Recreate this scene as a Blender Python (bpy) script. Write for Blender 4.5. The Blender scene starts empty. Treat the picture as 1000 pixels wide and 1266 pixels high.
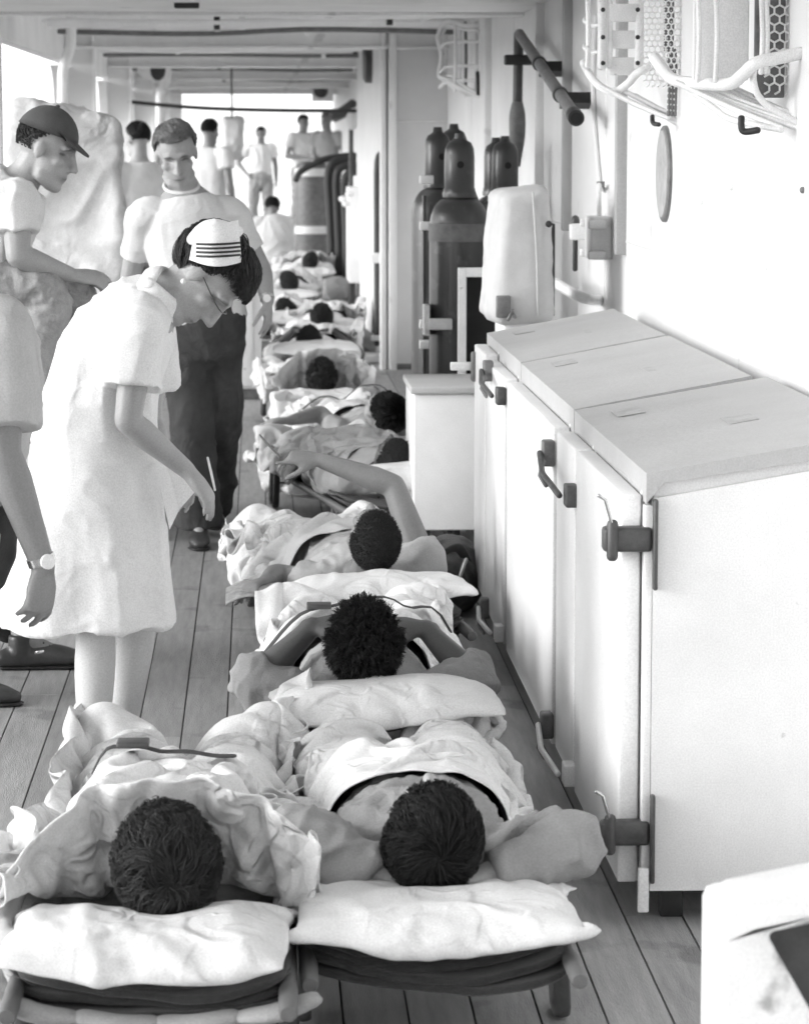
import bpy, bmesh, math, random
import numpy as np
from mathutils import Vector, Matrix

# ------------------------------------------------------------------ camera, sky, sun, exposure
scene = bpy.context.scene
COL = scene.collection
F_PX, EYE = 3800.0, np.array([0.0, 0.0, 1.74])
PITCH = math.atan(468.0 / F_PX)
YAW = math.atan(182.0 * math.cos(PITCH) / F_PX)
cam_d = bpy.data.cameras.new('camera')
cam = bpy.data.objects.new('camera', cam_d); COL.objects.link(cam)
cam.location = EYE
cam.rotation_euler = (math.pi / 2 - PITCH, 0, -YAW)
cam_d.sensor_fit = 'VERTICAL'; cam_d.sensor_height = 36.0; cam_d.sensor_width = 36.0
cam_d.lens = 36.0 * F_PX / 1266.0
cam_d.clip_start = 0.05; cam_d.clip_end = 20000
cam_d.dof.use_dof = True; cam_d.dof.focus_distance = 8.2; cam_d.dof.aperture_fstop = 9.0
scene.camera = cam

SUN_DIR = Vector((-0.90, -0.18, 0.33)).normalized()      # towards the sun: out to port, behind the camera
world = bpy.data.worlds.new('World'); scene.world = world; world.use_nodes = True
wn = world.node_tree; wn.nodes.clear()
sky = wn.nodes.new('ShaderNodeTexSky'); sky.sky_type = 'NISHITA'; sky.sun_disc = False
sky.sun_elevation = math.asin(SUN_DIR.z); sky.sun_rotation = math.atan2(SUN_DIR.x, SUN_DIR.y)
sky.air_density = 1.0; sky.dust_density = 0.7
bw = wn.nodes.new('ShaderNodeRGBToBW')                   # black and white film
bgn = wn.nodes.new('ShaderNodeBackground'); bgn.inputs['Strength'].default_value = 0.15
won = wn.nodes.new('ShaderNodeOutputWorld')
wn.links.new(sky.outputs[0], bw.inputs[0]); wn.links.new(bw.outputs[0], bgn.inputs['Color'])
wn.links.new(bgn.outputs[0], won.inputs['Surface'])
sun_d = bpy.data.lights.new('sun', 'SUN'); sun_d.energy = 0.55; sun_d.angle = math.radians(24)
sun = bpy.data.objects.new('sun', sun_d); COL.objects.link(sun)
sun.rotation_euler = SUN_DIR.to_track_quat('Z', 'Y').to_euler()
scene.view_settings.view_transform = 'Standard'; scene.view_settings.look = 'None'
scene.view_settings.exposure = 1.7; scene.view_settings.gamma = 1.0
scene.view_settings.use_curve_mapping = False
scene.render.engine = 'CYCLES'
scene.cycles.max_bounces = 8; scene.cycles.diffuse_bounces = 5

# ------------------------------------------------------------------ pixel -> place
_R = np.array([math.cos(YAW), -math.sin(YAW), 0.0])
_Fw = np.array([math.sin(YAW) * math.cos(PITCH), math.cos(YAW) * math.cos(PITCH), -math.sin(PITCH)])
_U = np.cross(_R, _Fw)
def ray(u, v): return _R * (u - 500.0) / F_PX - _U * (v - 633.0) / F_PX + _Fw
def PY(u, v, d): r = ray(u, v); return EYE + r * (d / r[1])
def PX(u, v, x): r = ray(u, v); return EYE + r * (x / r[0])
def PZ(u, v, z): r = ray(u, v); return EYE + r * ((z - EYE[2]) / r[2])
A = lambda *a: np.array(a, float)
def unit(v):
    v = np.asarray(v, float); return v / (np.linalg.norm(v) + 1e-12)

# ------------------------------------------------------------------ numpy noise
def _hash(ix, iy, iz):
    h = (ix * 374761393 + iy * 668265263 + iz * 1274126177) & 0x7fffffff
    h = ((h ^ (h >> 13)) * 1103515245) & 0x7fffffff
    return ((h ^ (h >> 16)) & 0xffff) / 32767.5 - 1.0
def noise3(p):
    p = np.asarray(p, float); i = np.floor(p).astype(np.int64); f = p - i
    f = f * f * (3 - 2 * f); out = 0
    for dx in (0, 1):
        wx = f[:, 0] if dx else 1 - f[:, 0]
        for dy in (0, 1):
            wy = f[:, 1] if dy else 1 - f[:, 1]
            for dz in (0, 1):
                wz = f[:, 2] if dz else 1 - f[:, 2]
                out = out + wx * wy * wz * _hash(i[:, 0] + dx, i[:, 1] + dy, i[:, 2] + dz)
    return out
def fbm(p, o=3):
    s, a = 0, 1.0
    p = np.array(p, float)
    for k in range(o): s = s + a * noise3(p * 2 ** k + 17.3 * k); a *= 0.5
    return s
def ridge(p, o=2):
    s, a = 0, 1.0
    p = np.array(p, float)
    for k in range(o): s = s + a * (1 - 2 * np.abs(noise3(p * 2 ** k + 9.1 * k))); a *= 0.5
    return s

# ------------------------------------------------------------------ materials (all greys: the photograph is black and white)
def mat(name, base, rough=0.6, var=0.12, vscale=6.0, bump=0.0, bscale=60.0, spec=0.5, metal=0.0, objvar=0.0,
        spots=None, sheen=0.0, tint=False, stretch=None, speck=0.12, cr=None):
    m = bpy.data.materials.new(name); m.use_nodes = True
    nt = m.node_tree; N = nt.nodes; L = nt.links
    bs = N['Principled BSDF']
    tc = N.new('ShaderNodeTexCoord')
    src = tc.outputs['Object']
    if stretch:
        mp = N.new('ShaderNodeMapping'); mp.inputs['Scale'].default_value = stretch
        L.new(src, mp.inputs[0]); src = mp.outputs[0]
    nz = N.new('ShaderNodeTexNoise'); nz.inputs['Scale'].default_value = vscale; nz.inputs['Detail'].default_value = 6
    nz.inputs['Roughness'].default_value = 0.65
    L.new(src, nz.inputs['Vector'])
    mr = N.new('ShaderNodeMapRange'); mr.inputs[1].default_value = 0.3; mr.inputs[2].default_value = 0.7
    mr.inputs[3].default_value = base * (1 - var); mr.inputs[4].default_value = base * (1 + var)
    L.new(nz.outputs['Fac'], mr.inputs[0]); cur = mr.outputs[0]
    def mul(a, b):
        n = N.new('ShaderNodeMath'); n.operation = 'MULTIPLY'
        L.new(a, n.inputs[0])
        if isinstance(b, float): n.inputs[1].default_value = b
        else: L.new(b, n.inputs[1])
        return n.outputs[0]
    if objvar:
        oi = N.new('ShaderNodeObjectInfo'); r2 = N.new('ShaderNodeMapRange')
        r2.inputs[3].default_value = 1 - objvar; r2.inputs[4].default_value = 1 + objvar
        L.new(oi.outputs['Random'], r2.inputs[0]); cur = mul(cur, r2.outputs[0])
    if spots:                                                     # chips, rust and grime: (scale, threshold, factor)
        sc, th, fa = spots
        n2 = N.new('ShaderNodeTexNoise'); n2.inputs['Scale'].default_value = sc; n2.inputs['Detail'].default_value = 5
        L.new(tc.outputs['Object'], n2.inputs['Vector'])
        r3 = N.new('ShaderNodeMapRange'); r3.inputs[1].default_value = th; r3.inputs[2].default_value = th + 0.05
        r3.inputs[3].default_value = 1.0; r3.inputs[4].default_value = fa
        L.new(n2.outputs['Fac'], r3.inputs[0]); cur = mul(cur, r3.outputs[0])
    if speck:
        n4 = N.new('ShaderNodeTexNoise'); n4.inputs['Scale'].default_value = 260; n4.inputs['Detail'].default_value = 2
        L.new(tc.outputs['Object'], n4.inputs['Vector'])
        r4 = N.new('ShaderNodeMapRange'); r4.inputs[1].default_value = 0.25; r4.inputs[2].default_value = 0.75
        r4.inputs[3].default_value = 1 - speck; r4.inputs[4].default_value = 1 + speck
        L.new(n4.outputs['Fac'], r4.inputs[0]); cur = mul(cur, r4.outputs[0])
    if tint:
        at = N.new('ShaderNodeAttribute'); at.attribute_name = 'tint'
        cur = mul(cur, at.outputs['Fac'])
    L.new(cur, bs.inputs['Base Color'])
    bs.inputs['Roughness'].default_value = rough; bs.inputs['Metallic'].default_value = metal
    bs.inputs['Specular IOR Level'].default_value = spec
    if sheen:
        bs.inputs['Sheen Weight'].default_value = sheen
    if bump:
        n3 = N.new('ShaderNodeTexNoise'); n3.inputs['Scale'].default_value = bscale; n3.inputs['Detail'].default_value = 4
        L.new(src, n3.inputs['Vector'])
        bp = N.new('ShaderNodeBump'); bp.inputs['Strength'].default_value = bump; bp.inputs['Distance'].default_value = 0.01
        L.new(n3.outputs['Fac'], bp.inputs['Height']); L.new(bp.outputs[0], bs.inputs['Normal'])
    if cr:                                                        # sharp cloth creases: (scale, strength, distance)
        hs = []
        for q, (scl, dist) in enumerate(((cr[0] * .75, .5), (cr[0] * 1.8, .9))):
            n5 = N.new('ShaderNodeTexNoise'); n5.inputs['Scale'].default_value = scl; n5.inputs['Detail'].default_value = 1.5; n5.inputs['Distortion'].default_value = dist
            L.new(src, n5.inputs['Vector'])
            a1 = N.new('ShaderNodeMath'); a1.operation = 'SUBTRACT'; L.new(n5.outputs['Fac'], a1.inputs[0]); a1.inputs[1].default_value = .5
            a2 = N.new('ShaderNodeMath'); a2.operation = 'ABSOLUTE'; L.new(a1.outputs[0], a2.inputs[0])
            r5 = N.new('ShaderNodeMapRange'); r5.inputs[1].default_value = 0; r5.inputs[2].default_value = .13; r5.inputs[3].default_value = 1; r5.inputs[4].default_value = 0
            r5.interpolation_type = 'SMOOTHERSTEP'
            L.new(a2.outputs[0], r5.inputs[0]); hs.append(r5.outputs[0])
        ad = N.new('ShaderNodeMath'); ad.operation = 'MULTIPLY_ADD'; L.new(hs[1], ad.inputs[0]); ad.inputs[1].default_value = .35; L.new(hs[0], ad.inputs[2])
        n6 = N.new('ShaderNodeTexNoise'); n6.inputs['Scale'].default_value = cr[0] * .45; n6.inputs['Detail'].default_value = 1; L.new(src, n6.inputs['Vector'])
        r6 = N.new('ShaderNodeMapRange'); r6.inputs[1].default_value = .42; r6.inputs[2].default_value = .64; r6.inputs[3].default_value = .15; L.new(n6.outputs['Fac'], r6.inputs[0])
        b5 = N.new('ShaderNodeBump'); b5.inputs['Strength'].default_value = cr[1]; b5.inputs['Distance'].default_value = cr[2]
        L.new(mul(ad.outputs[0], r6.outputs[0]), b5.inputs['Height'])
        if bump: L.new(bp.outputs[0], b5.inputs['Normal'])
        L.new(b5.outputs[0], bs.inputs['Normal'])
    return m
M = {}
M['wall'] = mat('wall_paint', 0.78, 0.45, 0.08, 1.2, 0.2, 9, spots=(6, 0.68, 0.82), speck=0.10)
M['bulkhead'] = mat('bulkhead_paint', 0.68, 0.5, 0.06, 2.0, 0.12, 20, speck=0.04)
M['over'] = mat('overhead_paint', 0.84, 0.5, 0.10, 2.0, 0.2, 10, spots=(3.5, 0.68, 0.75))
M['cab'] = mat('locker_paint', 0.78, 0.38, 0.09, 2.2, 0.2, 16, spots=(30, 0.72, 0.6), speck=0.10)
M['cabtop'] = mat('locker_top_paint', 0.44, 0.6, 0.08, 3.0, 0.25, 60, spots=(9, 0.68, 0.82), speck=0.10)
M['white'] = mat('white_enamel', 0.80, 0.35, 0.08, 8, 0.1, 40, spots=(18, 0.69, 0.55))
M['plank'] = mat('deck_plank_paint', 0.34, 0.55, 0.22, 4.0, 0.35, 40, objvar=0.16, stretch=(10, .8, 1), spots=(3.2, 0.60, 0.70), speck=0.10)
M['caulk'] = mat('deck_caulking', 0.06, 0.8)
M['steel'] = mat('dark_steel', 0.06, 0.45, 0.3, 12, 0.1, 60)
M['black'] = mat('black_iron', 0.02, 0.5, 0.3, 12)
M['void'] = mat('dark_opening', 0.012, 0.9)
M['rust'] = mat('grey_hardware', 0.16, 0.5, 0.3, 20, 0.2, 60)
M['strip'] = mat('shaded_side_grey', 0.40, 0.5, 0.1, 4, 0.2, 20)  # darker grey puts the shade of the stiffeners' camera-facing sides into their colour
M['hinge'] = mat('hinge_grey', 0.07, 0.5, 0.4, 16, 0.2, 60)
M['cyl'] = mat('cylinder_paint', 0.045, 0.30, 0.25, 7, 0.08, 40, stretch=(1, 1, .35), spots=(11, 0.60, 1.6))
M['band'] = mat('cylinder_band_paint', 0.14, 0.5, 0.3, 18)
M['canvas'] = mat('canvas', 0.52, 0.85, 0.10, 5, 0.3, 300, speck=0.05, cr=(5, .3, .01))
M['tarp'] = mat('tarpaulin', 0.60, 0.8, 0.16, 6, 0.2, 120, cr=(4, .8, .018))
M['litter'] = mat('litter_canvas', 0.16, 0.9, 0.15, 10, 0.3, 300)
M['pad'] = mat('pale_canvas_pad', 0.34, 0.9, 0.15, 10, 0.3, 200)
M['wood'] = mat('litter_pole_wood', 0.13, 0.5, 0.3, 10, 0.2, 40, stretch=(1, .15, 1))
M['sheet'] = mat('bed_sheet', 0.68, 0.85, 0.03, 6, 0.12, 220, sheen=0.1, cr=(6, 1.0, .018))
M['pillow'] = mat('pillow_case', 0.68, 0.85, 0.03, 6, 0.12, 220, sheen=0.1, cr=(6, .8, .012))
M['wool'] = mat('wool_blanket', 0.035, 0.95, 0.25, 40, 0.5, 260, sheen=0.2)
M['tee'] = mat('white_cotton', 0.68, 0.9, 0.03, 8, 0.10, 200, cr=(7, .35, .007))
M['dress'] = mat('white_uniform', 0.76, 0.85, 0.03, 8, 0.08, 200, cr=(7, .45, .007))
M['shirtgrey'] = mat('grey_cotton', 0.27, 0.9, 0.08, 12, 0.15, 200, cr=(10, .6, .008))
M['shirtlight'] = mat('pale_cotton', 0.45, 0.9, 0.05, 12, 0.15, 200, cr=(8, .3, .007))
M['denimdk'] = mat('dark_denim', 0.045, 0.9, 0.3, 9, 0.3, 220, cr=(10, .7, .008))
M['denim'] = mat('faded_denim', 0.32, 0.9, 0.35, 9, 0.3, 220, cr=(10, .6, .008))
M['skin'] = mat('fair_skin', 0.34, 0.5, 0.05, 12, 0.06, 200, tint=True)
M['skinmid'] = mat('tanned_skin', 0.22, 0.5, 0.05, 12, 0.06, 200, tint=True)
M['skindark'] = mat('dark_skin', 0.085, 0.45, 0.06, 12, 0.06, 200, tint=True)
M['stocking'] = mat('pale_stocking', 0.55, 0.6, 0.03, 10)
M['hairdk'] = mat('dark_hair', 0.009, 0.5, 0.3, 30, spec=.3)
M['hairmd'] = mat('brown_hair', 0.025, 0.5, 0.4, 30, spec=.3)
M['hairlt'] = mat('light_brown_hair', 0.20, 0.55, 0.35, 30)
M['hairbk'] = mat('black_hair', 0.011, 0.6, 0.3, 60, 0.6, 500)
M['leather'] = mat('brown_leather', 0.05, 0.35, 0.4, 10, 0.1, 60)
M['cap'] = mat('cap_cloth', 0.07, 0.9, 0.1, 20, 0.2, 300)
M['webbing'] = mat('dark_webbing', 0.05, 0.8, 0.2, 40)
M['paper'] = mat('white_paper', 0.78, 0.7, 0.04)
M['print'] = mat('grey_print', 0.35, 0.7, 0.4, 30)
M['chrome'] = mat('bright_metal', 0.6, 0.25, 0.1, metal=0.9)
M['chipped'] = mat('chipped_white_enamel', 0.76, 0.4, 0.08, 8, 0.2, 30, spots=(7, 0.60, 0.45))
M['rope'] = mat('dark_hose', 0.03, 0.6)
M['patch'] = mat('worn_patch', 0.40, 0.6, 0.2, 20)
# sea
sm = bpy.data.materials.new('sea_water'); sm.use_nodes = True
b_ = sm.node_tree.nodes['Principled BSDF']; b_.inputs['Base Color'].default_value = (.16, .16, .16, 1); b_.inputs['Roughness'].default_value = 0.12
_w = sm.node_tree.nodes.new('ShaderNodeTexNoise'); _w.inputs['Scale'].default_value = 0.6; _w.inputs['Detail'].default_value = 6
_t = sm.node_tree.nodes.new('ShaderNodeTexCoord'); sm.node_tree.links.new(_t.outputs['Object'], _w.inputs['Vector'])
_b = sm.node_tree.nodes.new('ShaderNodeBump'); _b.inputs['Strength'].default_value = 0.06; _b.inputs['Distance'].default_value = 0.3
sm.node_tree.links.new(_w.outputs['Fac'], _b.inputs['Height']); sm.node_tree.links.new(_b.outputs[0], b_.inputs['Normal'])
M['sea'] = sm

# ------------------------------------------------------------------ object helpers
ORG = {}
def root(name, label, cat, loc=(0, 0, 0), rotz=0.0, group=None, world=True):
    """Empty at the thing's base.  world=True: children are given in world coordinates."""
    o = bpy.data.objects.new(name, None); COL.objects.link(o)
    o.location = loc; o.rotation_euler = (0, 0, rotz); o.empty_display_size = 0.1
    ORG[o.name] = np.array(loc, float) if world else np.zeros(3)
    o['label'] = label; o['category'] = cat
    if group: o['group'] = group
    return o
def fast_mesh(name, V, F):
    me = bpy.data.meshes.new(name)
    V = np.asarray(V, np.float32)
    if isinstance(F, np.ndarray):
        n, k = F.shape
        me.vertices.add(len(V)); me.vertices.foreach_set('co', V.ravel())
        me.loops.add(n * k); me.loops.foreach_set('vertex_index', F.astype(np.int32).ravel())
        me.polygons.add(n); me.polygons.foreach_set('loop_start', np.arange(0, n * k, k, dtype=np.int32))
        me.update(calc_edges=True); me.validate()
    else:
        me.from_pydata(V.tolist(), [], [list(map(int, f)) for f in F]); me.update()
    return me
def mk(name, VF, m, parent=None, smooth=True, label=None, cat=None, group=None, kind=None, angle=None, tint=None, loc=None):
    V, F = VF
    V = np.asarray(V, float)
    if parent is not None: off = ORG.get(parent.name, np.zeros(3))
    elif loc is not None: off = np.array(loc, float)
    else: off = A((V[:, 0].min() + V[:, 0].max()) / 2, (V[:, 1].min() + V[:, 1].max()) / 2, V[:, 2].min())
    me = fast_mesh(name, V - off, F)
    me.materials.append(M[m] if isinstance(m, str) else m)
    if smooth:
        me.polygons.foreach_set('use_smooth', np.ones(len(me.polygons), bool))
        if angle: me.set_sharp_from_angle(angle=math.radians(angle))
    o = bpy.data.objects.new(name, me); COL.objects.link(o)
    if tint is not None:
        ca = me.color_attributes.new('tint', 'FLOAT_COLOR', 'POINT')
        c = np.ones((len(V), 4), np.float32); c[:, :3] = np.asarray(tint)[:, None]
        ca.data.foreach_set('color', c.ravel())
    if parent is not None:
        o.parent = parent; ORG[o.name] = off
    else:
        o.location = off; ORG[o.name] = off
    if label: o['label'] = label
    if cat: o['category'] = cat
    if group: o['group'] = group
    if kind: o['kind'] = kind
    return o
def dup(o, name=None):
    c = o.copy(); COL.objects.link(c)
    for ch in list(o.children):
        d = dup(ch); d.parent = c
    return c

class MB:
    def __init__(s): s.V = []; s.F = []; s.n = 0
    def add(s, V, F):
        V = np.asarray(V, float); s.V.append(V)
        s.F += [tuple(int(i) + s.n for i in f) for f in F]; s.n += len(V); return s
    def vf(s): return np.concatenate(s.V), s.F
def join(*vfs):
    b = MB()
    for v in vfs: b.add(*v)
    return b.vf()
def box(a, b):
    (x0, y0, z0), (x1, y1, z1) = a, b
    V = [(x0,y0,z0),(x1,y0,z0),(x1,y1,z0),(x0,y1,z0),(x0,y0,z1),(x1,y0,z1),(x1,y1,z1),(x0,y1,z1)]
    return np.array(V, float), [(0,3,2,1),(4,5,6,7),(0,1,5,4),(1,2,6,5),(2,3,7,6),(3,0,4,7)]
def bbox(a, b, bev=0.004, seg=2):
    bm = bmesh.new(); V, F = box(a, b)
    vs = [bm.verts.new(v) for v in V]
    for f in F: bm.faces.new([vs[i] for i in f])
    bmesh.ops.bevel(bm, geom=bm.edges[:], offset=bev, segments=seg, affect='EDGES', profile=0.5)
    bm.verts.index_update()
    out = np.array([v.co[:] for v in bm.verts]), [[v.index for v in f.verts] for f in bm.faces]
    bm.free(); return out
def prism(poly, ax, a, b):
    """extrude a 2-D polygon along axis ax from a to b"""
    n = len(poly); V = []
    for t in (a, b):
        for p in poly:
            q = list(p); q.insert(ax, t); V.append(q)
    F = [tuple(range(n))[::-1], tuple(range(n, 2 * n))] + [(i, (i + 1) % n, n + (i + 1) % n, n + i) for i in range(n)]
    return np.array(V, float), F
def spl(P, n):
    """Catmull-Rom through the rows of P, n samples"""
    P = np.asarray(P, float)
    if P.ndim == 1: P = P[:, None]
    m = len(P); t = np.linspace(0, m - 1, n); i = np.clip(np.floor(t).astype(int), 0, m - 2); f = (t - i)[:, None]
    p0 = P[np.maximum(i - 1, 0)]; p1 = P[i]; p2 = P[i + 1]; p3 = P[np.minimum(i + 2, m - 1)]
    return 0.5 * (2 * p1 + (p2 - p0) * f + (2 * p0 - 5 * p1 + 4 * p2 - p3) * f ** 2 + (3 * p1 - p0 - 3 * p2 + p3) * f ** 3)
def tube(path, rad, n=10, xdir=None, cap='round', smooth=0):
    path = np.asarray(path, float)
    rad = np.asarray([(r, r) if np.isscalar(r) else tuple(r) for r in (rad if not np.isscalar(rad) else [rad] * len(path))], float)
    if smooth:
        path = spl(path, smooth); rad = np.maximum(spl(rad, smooth), 1e-4)
    T = np.gradient(path, axis=0); T /= np.linalg.norm(T, axis=1)[:, None] + 1e-12
    X = np.zeros_like(T); x = np.array(xdir if xdir is not None else (A(0, 0, 1) if abs(T[0][2]) < .9 else A(1, 0, 0)), float)
    for i in range(len(path)):
        y = x - T[i] * x.dot(T[i]); x2 = unit(y); X[i] = x2
        if xdir is None: x = x2
    Y = np.cross(T, X)
    c, R, XX, YY = path, rad, X, Y
    if cap == 'round':
        r0, r1 = rad[0].mean(), rad[-1].mean()
        c = np.vstack([path[0] - T[0] * r0 * .8, path[0] - T[0] * r0 * .5, path, path[-1] + T[-1] * r1 * .5, path[-1] + T[-1] * r1 * .8])
        R = np.vstack([rad[0] * .5, rad[0] * .85, rad, rad[-1] * .85, rad[-1] * .5])
        XX = np.vstack([X[0], X[0], X, X[-1], X[-1]]); YY = np.vstack([Y[0], Y[0], Y, Y[-1], Y[-1]])
    a = np.linspace(0, 2 * np.pi, n, endpoint=False); ca, sa = np.cos(a), np.sin(a)
    V = c[:, None] + XX[:, None] * (R[:, 0, None] * ca)[..., None] + YY[:, None] * (R[:, 1, None] * sa)[..., None]
    m = len(c); V = V.reshape(-1, 3)
    F = [(i * n + j, i * n + (j + 1) % n, (i + 1) * n + (j + 1) % n, (i + 1) * n + j) for i in range(m - 1) for j in range(n)]
    if cap:
        F += [tuple(range(n))[::-1], tuple((m - 1) * n + j for j in range(n))]
    return V, F
def ell(c, r, fr=None, n=12):
    """ellipsoid, fr rows = axes"""
    fr = np.eye(3) if fr is None else np.asarray(fr)
    V = []; 
    for i in range(1, n):
        th = math.pi * i / n
        for j in range(2 * n):
            ph = math.pi * j / n
            V.append((math.sin(th) * math.cos(ph) * r[0], math.sin(th) * math.sin(ph) * r[1], math.cos(th) * r[2]))
    V += [(0, 0, r[2]), (0, 0, -r[2])]; k = 2 * n
    F = [(i * k + j, (i + 1) * k + j, (i + 1) * k + (j + 1) % k, i * k + (j + 1) % k) for i in range(n - 2) for j in range(k)]
    t, b = len(V) - 2, len(V) - 1
    F += [(t, j, (j + 1) % k) for j in range(k)] + [(b, (n - 2) * k + (j + 1) % k, (n - 2) * k + j) for j in range(k)]
    return np.array(V) @ fr + np.asarray(c, float), F
def lathe(prof, c, n=32, axis=None):
    """profile [(r, h)] about the vertical axis (or axis) through c"""
    a = np.linspace(0, 2 * np.pi, n, endpoint=False)
    V = np.array([[r * math.cos(t), r * math.sin(t), h] for r, h in prof for t in a]); m = len(prof)
    F = [(i * n + j, i * n + (j + 1) % n, (i + 1) * n + (j + 1) % n, (i + 1) * n + j) for i in range(m - 1) for j in range(n)]
    F += [tuple(range(n))[::-1], tuple((m - 1) * n + j for j in range(n))]
    if axis is not None:
        z = unit(axis); x = unit(np.cross(A(0, 0, 1) if abs(z[2]) < .9 else A(1, 0, 0), z)); y = np.cross(z, x)
        V = V @ np.array([x, y, z])
    return V + np.asarray(c, float), F
def xform(VF, fr, c):
    return np.asarray(VF[0]) @ np.asarray(fr) + np.asarray(c, float), VF[1]
def blob(prims, voxel=0.01, it=4, fac=0.5):
    """union of closed shapes as one continuous quad surface -> V, F, normals"""
    V, F = join(*prims)
    me = bpy.data.meshes.new('tmp'); me.from_pydata(V.tolist(), [], F)
    bm = bmesh.new(); bm.from_mesh(me); bmesh.ops.recalc_face_normals(bm, faces=bm.faces); bm.to_mesh(me); bm.free()
    o = bpy.data.objects.new('tmp', me); COL.objects.link(o)
    r = o.modifiers.new('r', 'REMESH'); r.mode = 'VOXEL'; r.voxel_size = voxel
    if it:
        s = o.modifiers.new('s', 'SMOOTH'); s.factor = fac; s.iterations = it
    dg = bpy.context.evaluated_depsgraph_get()
    e = o.evaluated_get(dg).to_mesh()
    nv = len(e.vertices); v = np.empty(nv * 3, np.float32); e.vertices.foreach_get('co', v)
    nn = np.empty(nv * 3, np.float32); e.vertex_normals.foreach_get('vector', nn)
    nl = len(e.loops); li = np.empty(nl, np.int32); e.loops.foreach_get('vertex_index', li)
    quad = nl == 4 * len(e.polygons)
    f = li.reshape(-1, 4) if quad else [list(p.vertices) for p in e.polygons]
    o.evaluated_get(dg).to_mesh_clear()
    bpy.data.objects.remove(o); bpy.data.meshes.remove(me)
    return v.reshape(-1, 3).astype(float), f, nn.reshape(-1, 3).astype(float)

def crease(VF, amp=.004, sc=9.0, seed=0):
    """small sharp creases added along the normals of a quad sheet"""
    V, F = VF; F = np.asarray(F); a, b, c = V[F[:, 0]], V[F[:, 1]], V[F[:, 2]]; n = np.cross(b - a, c - a); N = np.zeros_like(V)
    for k in range(F.shape[1]):
        for ax in range(3): N[:, ax] += np.bincount(F[:, k], n[:, ax], minlength=len(V))
    N /= np.linalg.norm(N, axis=1)[:, None] + 1e-12
    w = V + .12 * np.stack([noise3(V * 3.3 + 3 + seed), noise3(V * 3.3 + 31 + seed), noise3(V * 3.3 + 57 + seed)], 1)
    def rg(q): r = 1 - 2 * np.abs(noise3(q)); return np.sign(r) * np.abs(r) ** 1.6
    g = np.clip(.5 + 1.1 * noise3(V * 3.5 + 90 + seed), 0, 1)
    f = rg(w * A(sc, sc * .5, sc) + seed) * g + .8 * rg(w * A(sc * .7, sc * 1.9, sc) + 7 + seed) * (1 - g) + .45 * rg(w * sc * 2.2 + 21 + seed) * (.3 + .7 * g)
    return V + N * (amp * f)[:, None], F

# ------------------------------------------------------------------ cloth: small position-based solver
def grid_faces(nx, ny):
    i = np.arange((ny - 1))[:, None] * nx + np.arange(nx - 1)[None]
    i = i.ravel(); return np.stack([i, i + 1, i + nx + 1, i + nx], 1)
def solve(X, E, rest, stiff, collide, steps=90, iters=8, grav=-9.8, dt=1 / 60, damp=0.97, pin=None, press=None, fr=0.6, om=1.0, grow=None, stick=0.0):
    n = len(X); prev = X.copy(); i, j = E[:, 0], E[:, 1]
    cnt = np.bincount(i, minlength=n) + np.bincount(j, minlength=n); cnt = np.maximum(cnt, 1)[:, None]
    rest0 = rest
    for s in range(steps):
        if grow is not None: rest = rest0 * (1 + (grow - 1) * np.clip((s - steps * .4) / (steps * .4), 0, 1))
        vel = (X - prev) * damp; prev = X.copy()
        X = X + vel; X[:, 2] += grav * dt * dt
        if press is not None:
            Ft, p = press
            a, b, c = X[Ft[:, 0]], X[Ft[:, 1]], X[Ft[:, 2]]; nn = np.cross(b - a, c - a)
            nv = np.zeros_like(X)
            for q in range(3):
                for ax in range(3): nv[:, ax] += np.bincount(Ft[:, q], nn[:, ax], minlength=n)
            nv /= np.linalg.norm(nv, axis=1)[:, None] + 1e-9
            vol = np.einsum('ij,ij->i', a, np.cross(b, c)).sum() / 6
            X = X + nv * p(vol) * dt * dt
        for k in range(iters):
            d = X[j] - X[i]; l = np.sqrt((d * d).sum(1)) + 1e-9
            w = (0.5 * stiff * (l - rest) / l)[:, None] * d
            dx = np.empty_like(X)
            for ax in range(3): dx[:, ax] = np.bincount(i, w[:, ax], minlength=n) - np.bincount(j, w[:, ax], minlength=n)
            X = X + om * dx / cnt * 2.2
            if pin is not None: X[pin[0]] = pin[1]
        Y = collide(X)
        hit = np.abs(Y - X).sum(1) > 1e-7
        X = Y
        if hit.any():
            mv = X[hit] - prev[hit]; X[hit, :2] = prev[hit, :2] + mv[:, :2] * (1 - stick); mv = X[hit] - prev[hit]; prev[hit] = prev[hit] + mv * fr
        mvv = X - prev; sp = np.linalg.norm(mvv, axis=1); big = sp > 0.06
        if big.any(): prev[big] = X[big] - mvv[big] / sp[big][:, None] * 0.06
    return X
def grid_edges(nx, ny, bend=.25):
    I = np.arange(nx * ny).reshape(ny, nx); E = []; S = []
    for a, b, st in ((I[:, :-1], I[:, 1:], 1.0), (I[:-1], I[1:], 1.0), (I[:-1, :-1], I[1:, 1:], .6), (I[:-1, 1:], I[1:, :-1], .6),
                     (I[:, :-2], I[:, 2:], bend), (I[:-2], I[2:], bend)):
        E.append(np.stack([a.ravel(), b.ravel()], 1)); S.append(np.full(a.size, st))
    return np.concatenate(E), np.concatenate(S)
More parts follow.
